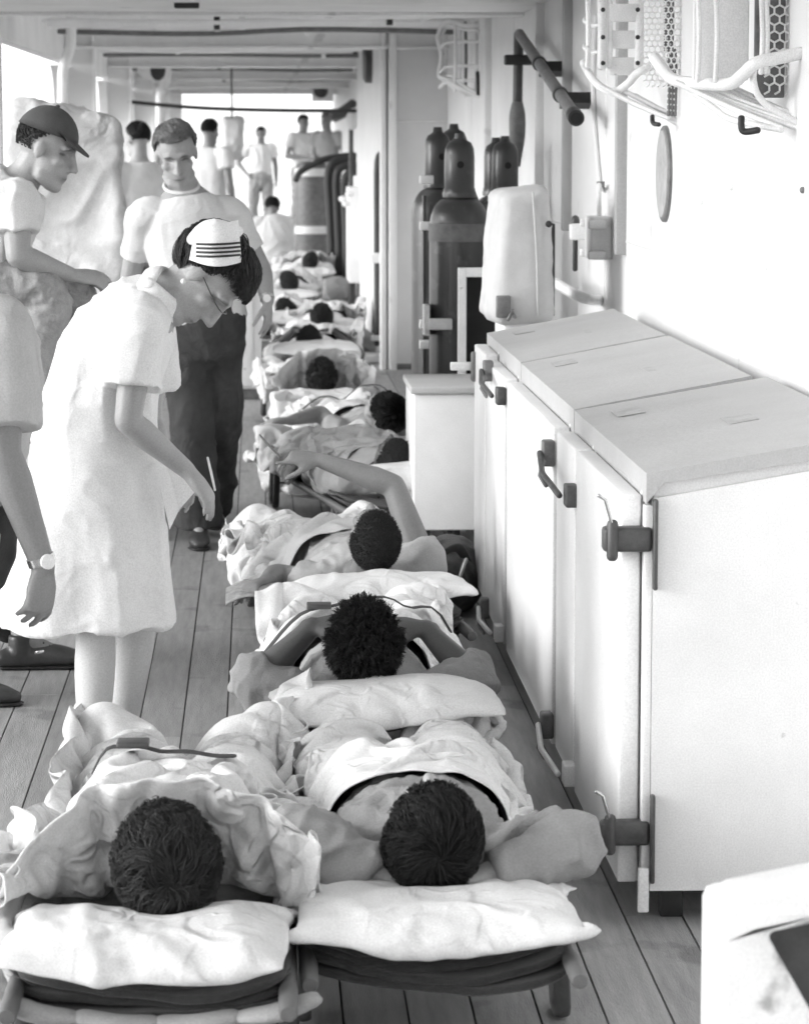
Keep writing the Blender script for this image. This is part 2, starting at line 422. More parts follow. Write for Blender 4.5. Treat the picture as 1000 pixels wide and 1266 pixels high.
def caps_push(X, caps, m=0.012):
    for a, b, ra, rb in caps:
        ab = b - a; t = np.clip(((X - a) @ ab) / (ab @ ab + 1e-9), 0, 1)
        q = a + t[:, None] * ab; d = X - q; l = np.linalg.norm(d, axis=1) + 1e-9; r = ra + (rb - ra) * t + m
        h = (l < r) & (d[:, 2] > 0)
        X[h] = q[h] + d[h] / l[h][:, None] * r[h][:, None]
        ax = ab[:2]; t2 = np.clip(((X[:, :2] - a[:2]) @ ax) / (ax @ ax + 1e-9), 0, 1)      # below the middle: lift straight back on top
        q2 = a + t2[:, None] * ab; dh = np.linalg.norm(X[:, :2] - q2[:, :2], axis=1); r2 = ra + (rb - ra) * t2 + m
        g = (dh < r2 * .96) & (X[:, 2] < q2[:, 2])
        X[g, 2] = q2[g, 2] + np.sqrt(r2[g] ** 2 - dh[g] ** 2)
    return X
def ell_push(X, c, r):
    d = (X - c) / r; l = np.linalg.norm(d, axis=1) + 1e-9; h = l < 1
    X[h] = c + d[h] / l[h][:, None] * r
    return X
# ================================================================== SETTING
rng = np.random.default_rng(7); random.seed(7)
WX = 1.40                                                        # deckhouse wall plane
DECK_X0, DECK_X1, DECK_Y1 = -1.40, 1.46, 58.0
sea = mk('sea', (A([-9000, -9000, -9], [9000, -9000, -9], [9000, 9000, -9], [-9000, 9000, -9]), [(0, 1, 2, 3)]), 'sea', kind='structure', loc=(0, 0, -9))
deck = mk('deck', box((DECK_X0, -8, -.30), (DECK_X1, DECK_Y1, -.006)), 'caulk', smooth=False, kind='structure', loc=(0, 0, 0))
PW = 0.130; nplk = int((DECK_X1 - DECK_X0) / PW)
plen = 8.0; pm = None
for i in range(nplk):
    y = -8.0 - (i * 2.9) % plen
    while y < DECK_Y1:
        a, b = max(y, -8.0), min(y + plen, DECK_Y1)
        if b - a > .3:
            full = b - a > plen - .01
            if full and pm is not None:
                o = bpy.data.objects.new('plank', pm); COL.objects.link(o); o.parent = deck
            else:
                o = mk('plank', box((-PW / 2 + .0024, .0020, -.0055), (PW / 2 - .0024, b - a - .0020, 0)), 'plank', deck, smooth=False)
                if full: pm = o.data
            o.location = (DECK_X0 + (i + .5) * PW, a, float(rng.uniform(-.0008, .0008)))
        y += plen

# deckhouse wall on the right
wall = mk('deckhouse_wall', box((WX, -8, -.02), (WX + .12, 22.8, 3.0)), 'wall', smooth=False, loc=(WX, 0, 0),
          label='white painted steel deckhouse wall along the right side behind the lockers', cat='wall')
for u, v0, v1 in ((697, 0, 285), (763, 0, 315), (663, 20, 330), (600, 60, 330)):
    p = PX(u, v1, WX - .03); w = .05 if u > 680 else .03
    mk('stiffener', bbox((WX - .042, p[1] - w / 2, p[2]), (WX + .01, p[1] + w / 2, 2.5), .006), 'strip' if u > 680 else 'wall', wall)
for y in (4.4, 8.9, 12.4, 16.9, 20.2): mk('weld_seam', tube([(WX + .001, y, 0), (WX + .001, y, 2.9)], .005, 6, cap='flat'), 'wall', wall)
mk('weld_seam', tube([(WX + .001, -8, 1.33), (WX + .001, 22.7, 1.33)], .005, 6, cap='flat'), 'wall', wall)
for (u, v) in ((993, 235), (905, 232), (890, 470), (600, 150), (868, 250), (948, 330)):
    q = PX(u, v, WX); mk('weld_stud', lathe([(.009, -.004), (.009, .006), (.005, .010)], q, 10, axis=(-1, 0, 0)), 'rust' if u > 980 else 'wall', wall)
pp = PX(823, 215, WX)
pr = mk('porthole', lathe([(.165, -.02), (.165, .010), (.160, .014), (.150, .014)], (WX, pp[1], pp[2]), 48, axis=(-1, 0, 0)), 'rust', wall, angle=40)
mk('deadlight', lathe([(.150, .012), (.148, .017), (.10, .020), (.02, .021)], (WX, pp[1], pp[2]), 40, axis=(-1, 0, 0)), 'patch', pr, angle=40)
# stepped bulkhead further aft
bh = mk('cross_bulkhead', box((1.02, 22.80, -.02), (WX + .12, 22.92, 2.56)), 'bulkhead', smooth=False, loc=(1.2, 22.8, 0),
        label='grey cross bulkhead facing the camera behind the gas cylinders', cat='wall')
mk('corner_flange', bbox((.965, 22.70, -.01), (1.022, 22.90, 2.55), .008), 'wall', bh)
mk('corner_flange', bbox((.905, 22.74, -.01), (.945, 22.95, 2.55), .008), 'wall', bh)
mk('web_plate', box((.94, 22.80, -.01), (.97, 22.90, 2.55)), 'bulkhead', bh, smooth=False)
sp = PY(490, 150, 22.8)
mk('weld_seam', tube([(1.022, 22.797, sp[2]), (WX, 22.797, sp[2])], .008, 6), 'wall', bh)
mk('toe_plate', bbox((1.02, 22.76, 0), (WX, 22.81, .04), .004), 'rust', bh)
bw2 = mk('inner_deckhouse_wall', box((.93, 22.93, -.02), (1.05, 29.0, 2.56)), 'bulkhead', smooth=False, loc=(1, 26, 0),
         label='pale deckhouse wall beyond the cross bulkhead, ending at the far alcove', cat='wall')
mk('far_deckhouse_wall', box((1.25, 29.0, -.02), (1.38, 52, 2.56)), 'bulkhead', smooth=False,
   label='far deckhouse wall set back behind the hoses and drum', cat='wall')
mk('wall_vent', lathe([(.20, 0), (.20, .05), (.17, .07), (.10, .07)], PY(466, 72, 25.2) * A(0, 1, 1) + A(.93, 0, 0), 32, axis=(-1, 0, 0)), 'steel', angle=40,
   label='round dark ventilator on the pale wall beyond the corner flange', cat='ventilator')
mk('light_block_bulkhead', box((-1.45, -2.3, -.02), (1.55, -2.2, 2.95)), 'bulkhead', smooth=False, label='unseen white bulkhead added behind the camera to block light', cat='wall')  # added out of view to keep light from behind off the near deck
# overhead
over = mk('overhead_deck', join(box((-1.55, 16.3, 2.55), (1.55, 50, 2.66))), 'over', smooth=False, loc=(0, 20, 2.55),
          label='white underside of the deck above, over the far bays', cat='ceiling')
mk('lowered_overhead', join(box((-1.55, 12.6, 2.37), (1.55, 16.28, 2.6)), box((-1.55, -2.2, 2.75), (1.55, 12.59, 2.95))), 'over', smooth=False,
   label='flat white overhead plating nearest the camera, above the patients', cat='ceiling')
beamY = [16.35, 22.8, 29.3, 35.8, 42.3, 48.8]
words = ['nearest', 'second', 'third', 'fourth', 'fifth', 'farthest']
for y, w in zip(beamY, words):
    r = root('ceiling_beam', f'white transverse ceiling beam, {w} one along the deck', 'beam', (0, y, 2.36), group='transverse deck beams')
    mk('web', box((-1.4, y - .012, 2.372), (1.42, y + .012, 2.549)), 'over', r, smooth=False)
    mk('flange', bbox((-1.4, y - .09, 2.352), (1.42, y + .09, 2.372), .004), 'over', r)
for bi, (ya, yb) in enumerate(zip(beamY[:-1], beamY[1:])):        # transverse frames and pipes in each bay
    for pi, (t, rr, zz, ml) in enumerate(((.14, .035, 2.49, 'over'), (.26, .022, 2.46, 'over'), (.33, .016, 2.44, 'over'), (.50, .028, 2.50, 'over'), (.60, .014, 2.46, 'over'), (.72, .030, 2.48, 'over'), (.86, .018, 2.45, 'rust'))):
        y = ya + (yb - ya) * t
        sag = rng.uniform(-.02, .02)
        r = root('ceiling_pipe', f'{["first", "second", "third", "fourth", "fifth", "sixth", "seventh"][pi]} pipe across the {["nearest", "second", "third", "fourth", "farthest"][bi]} ceiling bay, {"thin grey" if ml == "rust" else "painted white"}', 'pipe', (0, y, zz), group=f'pipes in ceiling bay {bi + 1}')
        pth = [(-1.38, y, zz), (-.4, y + rng.uniform(-.05, .05), zz + sag), (.4, y + rng.uniform(-.05, .05), zz - sag), (1.24 if ya > 23 else 1.38, y, zz)]
        mk('run', tube(pth, rr, 10, smooth=12), ml, r)
        for q in range(2):
            x = rng.uniform(-1.1, 1.1)
            mk('clamp', lathe([(rr * 1.6, -.02), (rr * 1.6, .02)], (x, y, zz), 12, axis=(1, 0, 0)), 'black' if rng.random() < .35 else 'over', r, angle=40)
    if bi < 4:
        y = ya + (yb - ya) * .2
        mk('cable_tray', bbox((-1.30 + .1 * bi, y, 2.43), (-.55, y + .35, 2.545), .004), 'steel' if bi == 0 else 'over', label=f'shallow cable tray under the ceiling, bay {["nearest camera", "two", "three", "four"][bi]}', cat='tray', group='cable trays')
mk('ceiling_fitting', bbox(PY(231, 5, 15.2) + A(-.06, -.05, -.02), PY(231, 5, 15.2) + A(.06, .05, .02), .006), 'black', label='small black slot fitting on the flat overhead near the top edge', cat='fitting')
# port side: bulwark, cap rail, posts with haunches, girder
rail = root('side_railing', 'white pipe railing with a broad cap rail along the open left side', 'railing', (-1.4, 30, 0))
mk('cap_rail', bbox((-1.46, 8.4, 1.06), (-1.24, 57, 1.11), .012), 'white', rail)
for z in (.30, .55, .80): mk('rail_pipe', tube([(-1.38, 8.4, z), (-1.38, 57, z)], .016, 8), 'white', rail)
for k in range(27): mk('stanchion', tube([(-1.38, 8.5 + 1.85 * k, .10), (-1.38, 8.5 + 1.85 * k, 1.065)], .019, 8), 'white', rail)
mk('coaming', box((-1.42, 8.4, -.02), (-1.36, 57, .12)), 'wall', rail, smooth=False)
mk('side_girder', box((-1.48, 12.6, 2.26), (-1.40, 57, 2.62)), 'over', smooth=False, label='white longitudinal girder above the open left side', cat='girder')
def haunch(y, s, r=.55, x0=-1.475, x1=-1.40):
    pl = [(y, 2.225)] + [(y + s * (r - r * math.cos(a)), 2.225 - r + r * math.sin(a)) for a in np.linspace(0, math.pi / 2, 9)]
    V, F = prism(pl, 0, x0, x1)
    return V, F
for y, w in zip(beamY, words):
    lab = 'white steel side post with arched brackets, ' + {'behind': 'beside the camera', 'beside': 'next to the capped man'}.get(w, f'at the {w} ceiling beam')
    r = root('side_post', lab, 'post', (-1.42, y, 1.1), group='posts along the open side')
    xf = -1.36 if w == 'nearest' else -1.20
    mk('web', box((-1.44, y - .015, 1.105), (xf + .01, y + .015, 2.549)), 'wall', r, smooth=False)
    mk('flange', bbox((xf, y - .05, 1.105), (xf + .025, y + .05, 2.55), .004), 'over', r)
    mk('bracket', haunch(y + .02, 1), 'over', r, smooth=False)
    mk('bracket', haunch(y - .02, -1), 'over', r, smooth=False)
for k, (pts, d, rr, lab) in enumerate((([(88, 10), (88, 55), (79, 84), (78, 110), (78, 150)], 21.3, .036, 'bent white drain pipe beside the second ceiling beam post'),
                                ([(207, 84), (205, 100), (199, 115), (198, 160)], 34.5, .05, 'bent white drain pipe on the far left posts'))):
    P = [PY(u, v, d) for u, v in pts]; P[0][2] = 2.548; P.append(A(P[-1][0], d, 1.11))
    mk('drain_pipe', tube(P, rr, 12, smooth=24), 'over', label=lab, cat='pipe')
# floodlight under the overhead
r = root('floodlight', 'white floodlight with dark oval face under the far left overhead', 'lamp', PY(190, 86, 30.5))
c = PY(189, 86, 30.5); ax = unit(A(.75, -.65, -.05))
mk('housing', lathe([(.05, -.16), (.09, -.1), (.10, .0), (.12, .05), (.12, .065)], c, 24, axis=ax), 'over', r, angle=50)
mk('lens', lathe([(.105, .064), (.105, .075), (.05, .085)], c, 24, axis=ax), 'black', r, angle=50)
mk('stem', tube([c, c + A(0, 0, .3)], .02, 8), 'over', r)
# rope / hose slung across
a, b = PY(160, 126, 29.3), PY(448, 137, 29.0)
mk('slung_hose', tube([a, a * .7 + b * .3 - A(0, 0, .03), a * .35 + b * .65 - A(0, 0, .025), b], .018, 8, smooth=24), 'rope',
   label='thin dark hose slung across the deck at head height', cat='hose')

# ================================================================== LOCKERS ALONG THE WALL
FX = 0.86
def latch(y0, z0, y1, z1, parent, dark=True):
    x = .775; m = 'hinge' if dark else 'white'
    l = mk('latch', bbox((x - .012, y0 - .035, z0 - .028), (x + .02, y0 + .035, z0 + .028), .005), m, parent)
    mk('lever', tube([(x - .025, y0, z0), (x - .04, (y0 + y1) / 2, (z0 + z1) / 2), (x - .02, y1, z1)], .008, 8), m, l)
    mk('keeper', bbox((x - .014, y1 - .03, z1 - .035), (x + .02, y1 + .03, z1 + .035), .006), 'rust', l)
    mk('hook', tube([(x - .01, y1, z1 - .02), (x - .02, y1 - .02, z1 - .06), (x - .005, y1 - .03, z1 - .085)], .007, 6), 'rust', l)
cabs = [(6.62, 8.13, [(6.66, 7.60), (7.64, 8.10)], 'nearest of the three white deck lockers, its end panel facing the camera'),
        (8.16, 9.80, [(8.22, 9.74)], 'middle of the three white deck lockers with one wide door'),
        (9.83, 11.28, [(9.88, 10.66), (10.70, 11.22)], 'farthest of the three white deck lockers, next to the canvas cover')]
for ci, (y0, y1, doors, lab) in enumerate(cabs):
    r = root('deck_locker', lab, 'locker', (1.1, y0, 0), group='white deck lockers on the wall')
    zf, zb, xb = .985 + (0, .002, .004)[ci], 1.065 + (0, .002, .004)[ci], 1.345 - (0, .02, .03)[ci]
    body = [(FX, .08), (xb, .08), (xb, zb), (FX, zf)]
    mk('body', prism(body, 1, y0 + .012, y1), 'cab', r, smooth=False)
    mk('end_panel', prism([(FX - .002, .075), (xb + .004, .075), (xb + .004, zb - .03), (FX - .002, zf - .035)], 1, y0, y0 + .011), 'cab', r, smooth=False)
    lo = .02 if ci != 1 else .03
    lidp = [(FX - .02, zf - .045), (FX - .02, zf + .022), (xb + .01 + (.0 if ci == 0 else -.02), zb + .030), (xb + .01, zb - .01), (FX + .02, zf + .001)]
    V, F = prism(lidp, 1, y0 - .012, y1 + .006)
    lid = mk('lid', (V, F), 'cabtop', r, smooth=False)
    s = (zb - zf) / (xb - FX)
    for px, py in ((.95, y1 - .35), (1.15, y0 + .6)):
        mk('worn_label', prism([(px - .035, zf + .0235 + (px - FX - .015) * s + .001), (px + .035, zf + .0235 + (px - FX + .055) * s + .001), (px + .035, zf + .026 + (px - FX + .055) * s), (px - .035, zf + .026 + (px - FX - .015) * s)], 1, py, py + .16), 'patch', lid, smooth=False)
    mk('front_rail', bbox((FX - .022, y0 + .004, .055), (FX - .003, y0 + .035, zf - .05), .003), 'white', r)
    mk('front_rail', bbox((FX - .018, y0 + .035, .09), (FX - .003, y1 - .005, .125), .003), 'cab', r)
    mk('front_rail', bbox((FX - .016, y0 + .035, .90), (FX - .003, y1 - .005, .935), .003), 'cab', r)
    mk('dark_recess', box((.846, y0 + .036, .126), (FX - .0005, y1 - .006, .899)), 'void', r, smooth=False)
    for di, (a, b) in enumerate(doors):
        top = .955 if not (ci == 2 and di == 1) else .975
        bot = .085 if di == 0 else .10
        d = mk('door', bbox((.790, a, bot), (.836, b, top), .006, 2), 'cab', r)
        mk('hinge_rod', tube([(.845, a + .03, bot), (.845, a + .03, top)], .008, 8), 'cab', d)
    for xx in (FX + .03, xb - .06):
        for yy in (y0 + .06, y1 - .1): mk('foot', bbox((xx, yy, 0), (xx + .05, yy + .05, .081), .003), 'black', r)
    if ci == 0:
        for z in (.86, .205):
            h = mk('strap_hinge', bbox((.748, 6.612, z - .027), (.856, 6.66, z + .027), .008, 2), 'hinge', r)
            mk('hinge_pin', tube([(.768, 6.618, z - .036), (.768, 6.618, z + .034)], .013, 10), 'steel', h)
            mk('hinge_plate', bbox((.856, 6.598, z - .11), (.866, 6.6185, z + .09), .004), 'hinge', h)
            mk('wire_pin', tube([(.765, 6.61, z + .04), (.75, 6.60, z + .09), (.735, 6.60, z + .10)], .004, 6), 'chrome', h)
        mk('kick_strip', bbox((FX - .03, 6.603, .03), (FX - .006, 6.618, .13), .003), 'white', r)
        latch(7.62, .84, 8.22, .885, r); latch(7.62, .13, 8.22, .14, r, False)
    if ci == 2:
        latch(9.86, .90, 10.4, .94, r); latch(9.9, .12, 10.5, .11, r, False)
        hh = mk('hasp', bbox((.70, 11.19, .88), (.80, 11.215, .91), .004), 'white', r)
        mk('hasp_pin', tube([(.785, 11.18, .85), (.785, 11.18, .94)], .012, 8), 'rust', hh)
# small white cabinet beyond the lockers
r = root('small_cabinet', 'low plain white cabinet standing beyond the row of lockers', 'cabinet', (.86, 12.5, 0))
p0, p1 = PY(511, 478, 12.45), PY(511, 656, 12.45)
mk('body', bbox((p0[0], 12.45, p1[2]), (1.25, 13.10, p0[2] - .03), .008), 'cab', r)
mk('top', bbox((p0[0] - .012, 12.435, p0[2] - .03), (1.26, 13.11, p0[2]), .006), 'cabtop', r)
for x in (p0[0] + .02, 1.18):
    for y in (12.48, 13.0): mk('leg', bbox((x, y, 0), (x + .05, y + .05, p1[2] + .001), .004), 'black', r)
mk('scuff_plate', bbox((.90, 12.444, .32), (.95, 12.452, .335), .002), 'rust', r)
TOPZ = p0[2]

# gas cylinders
def gas_cylinder(u, vtop, d, rad, lab, flip=0.0, shade='cyl'):
    c = PY(u, 165, d); x = c[0]; H = PY(u, vtop, d)[2]
    r = root('gas_cylinder', lab, 'gas cylinder', (x, d, 0), group='gas cylinders chained by the wall')
    hs = H - .30
    prof = [(rad * .9, 0), (rad, .03), (rad, hs - .13)] + [(rad * (.40 + .60 * math.cos(a)), hs - .13 + .14 * math.sin(a)) for a in np.linspace(.2, 1.5, 8)] + [(rad * .40, hs + .03), (rad * .38, hs + .04)]
    mk('shell', lathe(prof, (x, d, 0), 40), shade, r, angle=50)
    capr = rad * .50
    cp = mk('valve_cap', lathe([(capr * 1.06, hs + .028), (capr * 1.06, hs + .05), (capr, hs + .055), (capr, hs + .20), (capr * .95, hs + .232), (capr * .78, hs + .258), (capr * .45, hs + .272), (.024, hs + .276), (.02, hs + .3)], (x, d, 0), 28), shade, r, angle=50)
    for a in (-1.57 + flip, 1.57 + flip):
        mk('vent_hole', lathe([(.016, capr - .006), (.016, capr + .003)], (x, d, hs + .16), 14, axis=(math.cos(a), math.sin(a), 0)), 'void', cp, angle=40)
    mk('neck_ring', lathe([(capr * 1.1, hs + .012), (capr * 1.13, hs + .03), (capr * 1.05, hs + .045)], (x, d, 0), 28), shade, r, angle=50)
    return r, x, d, rad
r, x, d, rad = gas_cylinder(568, 165, 14.0, .137, 'large dark gas cylinder in front with a pale band round its middle')
mk('paint_band', lathe([(rad + .001, PY(568, 276, d)[2]), (rad + .003, PY(568, 276, d)[2] - .001), (rad + .003, PY(568, 298, d)[2]), (rad + .001, PY(568, 298, d)[2])][::-1], (x, d, 0), 40), 'band', r, angle=40)
s = mk('strap_bracket', bbox((x - rad - .01, d - rad - .02, .86), (x - rad * .3, d - rad + .02, .91), .004), 'white', r)
mk('strap_plate', bbox((x - rad - .03, d - rad + .02, .83), (x - rad - .005, d, .97), .004), 'white', r)
gas_cylinder(541, 157, 14.75, .125, 'dark gas cylinder at the left rear, partly hidden by the front one', .3)
gas_cylinder(561, 153, 15.1, .13, 'dark gas cylinder straight behind the front one, only its cap showing')
gas_cylinder(624, 168, 14.75, .13, 'dark gas cylinder at the right, rising behind the canvas cover', .15)
gas_cylinder(613, 170, 15.3, .12, 'dark gas cylinder hidden behind the right one beside the wall')
# straps on the left rear cylinder -> a white chain rail
r = root('cylinder_rack', 'white slotted bracket rail at the left of the gas cylinders', 'rack', (.83, 14.65, 0))
q = PY(523, 240, 14.6)
mk('rail', bbox((q[0] - .004, 14.56, .0), (q[0] + .012, 14.6, 1.45), .003), 'cyl', r)
for v in (222, 279, 400, 425):
    z = PY(523, v, 14.58)[2]; mk('clip', bbox((q[0] - .02, 14.52, z - .02), (q[0] + .045, 14.559, z + .02), .003), 'white', r)
# white frame with a dark opening beside the cylinders
a, b = PY(566, 331, 13.4), PY(607, 452, 13.4)
r = root('framed_rack', 'white angle-iron frame with a black opening below the canvas cover', 'rack', (a[0] + .1, 13.4, 0))
for bx in (((a[0], 13.38, 0), (a[0] + .036, 13.42, a[2])), ((a[0] + .036, 13.38, a[2] - .04), (1.2, 13.42, a[2])), ((1.2, 13.38, 0), (1.236, 13.42, a[2])), ((a[0] + .036, 13.38, .62), (1.2, 13.42, .66))):
    mk('frame_bar', bbox(*bx, .003), 'white', r)
mk('back_panel', box((a[0] + .036, 13.43, .02), (1.2, 13.445, a[2] - .01)), 'void', r, smooth=False)
# canvas covered wall box
def canvas_box(name, lab, P8, m, amp=.012, sc=7, vox=.018, seed=0):
    bm = bmesh.new(); vs = [bm.verts.new(p) for p in P8]
    for f in [(0,3,2,1),(4,5,6,7),(0,1,5,4),(1,2,6,5),(2,3,7,6),(3,0,4,7)]: bm.faces.new([vs[i] for i in f])
    bmesh.ops.recalc_face_normals(bm, faces=bm.faces)
    bmesh.ops.bevel(bm, geom=bm.edges[:], offset=.03, segments=3, affect='EDGES', profile=.5)
    bm.verts.index_update(); VF = np.array([v.co[:] for v in bm.verts]), [[v.index for v in f.verts] for f in bm.faces]; bm.free()
    V, F, N = blob([VF], vox, 3)
    w = V + .2 * np.stack([noise3(V * 3 + 5 + seed), noise3(V * 3 + 11 + seed), noise3(V * 3 + 23 + seed)], 1)
    rr = lambda q: (lambda r: np.sign(r) * np.abs(r) ** 1.7)(1 - 2 * np.abs(noise3(q)))
    g = np.clip(.5 + noise3(V * 2.2 + 40 + seed), 0, 1)
    V = V + N * (amp * (rr(w * A(sc, sc, sc * .4) + seed) * g + rr(w * A(sc, sc * .6, sc * 1.2) + 8 + seed) * (1 - g) + .45 * rr(w * sc * 2.3 + 30 + seed)) + amp * 1.2 * noise3(V * 3.1 + seed))[:, None]
    return V, F
YC = 11.75
a, b, c_ = PY(604, 238, YC), PY(683, 232, YC), PY(608, 392, YC)
xr = min(PY(684, 300, YC)[0], WX - .03); zt, zb = a[2], c_[2] - .02
P8 = [(a[0] + .03, YC, zb), (xr, YC, zb), (xr + .02, YC + .55, zb), (a[0] - .01, YC + .5, zb),
      (a[0] + .06, YC, zt - .01), (xr - .02, YC, zt + .02), (xr, YC + .5, zt + .03), (a[0] + .03, YC + .5, zt)]
r = root('covered_reel', 'pale canvas cover laced over a box behind the far locker', 'cover', (a[0] + .2, YC + .25, 0))
mk('cover', canvas_box('c', '', P8, 'canvas', .008, 6), 'canvas', r)
mk('seam', tube([(xr - .06, YC - .012, zb + .03), (xr - .065, YC - .016, (zb + zt) / 2), (xr - .08, YC - .01, zt)], .005, 6, smooth=8), 'canvas', r)
mk('eyelet', lathe([(.013, 0), (.013, .006), (.006, .007)], PY(678, 277, YC - .02), 14, axis=(0, -1, 0)), 'black', r)
mk('base', bbox((a[0] + .06, YC + .03, .0), (xr - .03, YC + .45, zb + .03), .01), 'bulkhead', r)
mk('back_gasket', bbox((xr - .01, YC + .06, zb + .02), (xr + .012, YC + .5, zt - .12), .004), 'black', r)
cl = mk('clamp', bbox(PY(618, 377, YC - .04) + A(-.015, 0, -.05), PY(628, 377, YC - .04) + A(.01, .03, .035), .006), 'rust', r)
mk('clamp_screw', tube([PY(628, 395, YC - .05), PY(634, 384, YC - .06), PY(636, 392, YC - .06)], .008, 6), 'rust', r)
# boom pipe on the wall
r = root('boom_pipe', 'dark steel boom pipe clamped aslant high on the wall', 'pipe', PX(676, 95, 1.27))
a, b = PX(642, 42, 1.29), PX(712, 146, 1.27)
dv = unit(b - a); L_ = np.linalg.norm(b - a)
mk('pipe', tube([a, a + dv * L_ * .5, b], [.026, .026, .026], 16, cap='flat'), 'rust', r, angle=50)
mk('collar', tube([b - dv * .10, b + dv * .002], .033, 18, cap='flat'), 'black', r, angle=50)
mk('bore', tube([b + dv * .002, b + dv * .006], .024, 18, cap='flat'), 'void', r, angle=50)
for t in (.40, .76):
    q = a + dv * L_ * t
    k = mk('wall_bracket', prism([(q[1] - .04, q[2] + .01), (q[1] - .05, q[2] - .035), (q[1] + .03, q[2] - .06), (q[1] + .06, q[2] + .01)], 0, q[0] + .0, WX), 'black', r, smooth=False)
    mk('clamp_ring', tube([q - dv * .02, q + dv * .02], .034, 16, cap='flat'), 'steel', r, angle=50)
v0 = PX(641, 50, 1.29); v1 = PX(638, 135, 1.29); v1[0], v1[1] = v0[0] - .005, v0[1]
mk('drop_pipe', tube([v0 + A(0, 0, .03), v1], .024, 14), 'steel', r)
mk('joint_plate', bbox(v0 + A(-.07, -.04, -.12), v0 + A(.08, .05, -.07), .008), 'black', r)
mk('sleeve', tube([v1 + A(0, 0, .02), v1 - A(0, 0, .03), v1 - A(0, 0, .12), v1 - A(0, 0, .20), v1 - A(-.01, 0, .28)], [.03, .040, .040, .030, .006], 14, smooth=14), 'rust', r)
# junction box with conduit and lever
r = root('junction_box', 'small white junction box with conduit and clips on the wall', 'box', PX(737, 292, WX))
q = PX(737, 292, WX); q2 = PX(737, 292, WX - .05)
mk('case', bbox((WX - .085, q2[1] - .12, q2[2] - .09), (WX, q2[1] + .12, q2[2] + .08), .012), 'wall', r)
for s in (-1, 1):
    for z in (-.07, .05): mk('lug', bbox((WX - .10, q2[1] + s * .15 - .02, q2[2] + z - .016), (WX - .03, q2[1] + s * .15 + .02, q2[2] + z + .016), .006), 'white', r)
mk('conduit', tube([(WX - .04, q2[1], q2[2] + .07), (WX - .04, q2[1] + .02, q2[2] + .2), PX(741, 228, WX - .012), PX(733, 120, WX - .012), PX(736, 20, WX - .012)], .010, 8, smooth=24), 'wall', r)
mk('conduit_clip', bbox(PX(741, 228, WX - .02) - A(.01, .03, .012), PX(741, 228, WX - .02) + A(.02, .03, .012), .004), 'rust', r)
r = root('lever_handle', 'dark upright lever handle on the wall beside the junction box', 'lever', PX(711, 330, WX - .06))
q = PX(711, 285, WX - .06); q3 = PX(711, 333, WX - .06); q3[1] = q[1]
mk('lever', tube([q + A(0, 0, .02), q3], .011, 8), 'black', r); mk('boss', bbox(q - A(.025, .03, .04), q + A(.06, .03, .03), .008), 'white', r)
mk('knob', ell(q + A(0, 0, .035), (.02, .02, .03)), 'steel', r)
mk('grab_bar', tube([PX(676, 344, WX - .16), PX(690, 352, WX - .16), PX(715, 366, WX - .12), PX(733, 371, WX - .05), PX(742, 371, WX)], .022, 12, smooth=20), 'white',
   label='bent white grab bar on the wall above the far locker', cat='handle')
# ================================================================== WIRE BASKET LITTERS ON THE WALL
def T(r, name, pts, rad, m='white', n=8, s=18):
    return mk(name, tube(pts, rad, n, smooth=s if len(pts) > 2 else 0), m, r)
# basket A (middle)
DA = 10.2
def qa(u, v, dx=0.0, d=DA): return PY(u, v, d + dx)
r = root('basket_litter', 'white wire basket stretcher hung on the wall beside the boom pipe', 'basket litter', qa(790, 140), group='basket stretchers on the wall')
T(r, 'rim', [qa(721, 78, .5), qa(727, 90, .5), qa(739, 105, .4), qa(758, 114, .3), qa(776, 103, .2), qa(788, 90, .1), qa(812, 81, .1), qa(850, 78, .1)], .014)
for i, (u, v, w, z) in enumerate(((760, 116, 852, 155), (752, 113, 842, 152), (771, 112, 850, 150), (785, 118, 846, 147), (742, 106, 826, 146))):
    T(r, 'bottom_wire', [qa(u, v, .25), qa((u + w) / 2, (v + z) / 2 + 2, .2), qa(w, z, .1)], .008)
T(r, 'end_loop', [qa(826, 146, .12), qa(845, 156, .1), qa(855, 157, .05), qa(862, 140, 0), qa(866, 100, 0), qa(864, 60, 0), qa(866, -30, 0)], .010)
for u in (726, 743, 753, 789, 818, 840):
    T(r, 'upright_wire', [qa(u, 82 if u < 790 else 100, .3), qa(u + 1, 40, .3), qa(u, -30, .35)], .009 if u not in (743, 789) else .016)
for k in range(4):
    v = 14 + 33 * k - 40
    p, q = qa(752, v, .33), qa(787, v + 3, .33); h = .055
    mk('slat', bbox((p[0], DA + .30, p[2] - h), (q[0], DA + .322, p[2] + h * .1), .004), 'white', r)
for u0 in (745, 788):
    for v in (12, 46, 78): mk('bolt', ell(qa(u0, v, .27), (.008, .008, .008), n=6), 'black', r)
for v in (22, 55): T(r, 'hoop', [qa(725, v, .45), qa(722, v + 4, .42), qa(731, v + 10, .4), qa(743, v + 8, .36)], .007)
T(r, 'hook', [qa(806, 144, .1), qa(807, 152, .1), qa(814, 154, .06)], .008, 'black')
# dark mesh strips
for u0, v0, v1 in ((822, -20, 62), (826, 62, 142)):
    for k in range(3):
        T(r, 'mesh_wire', [qa(u0 + 4 * k, v0, .05), qa(u0 + 4 * k + 1, (v0 + v1) / 2, .05), qa(u0 + 4 * k, v1, .05)], .006, 'rust')
    for v in range(v0 + 4, v1, 7): T(r, 'mesh_tie', [qa(u0 - 1, v, .05), qa(u0 + 9, v + 1, .05)], .005, 'white')
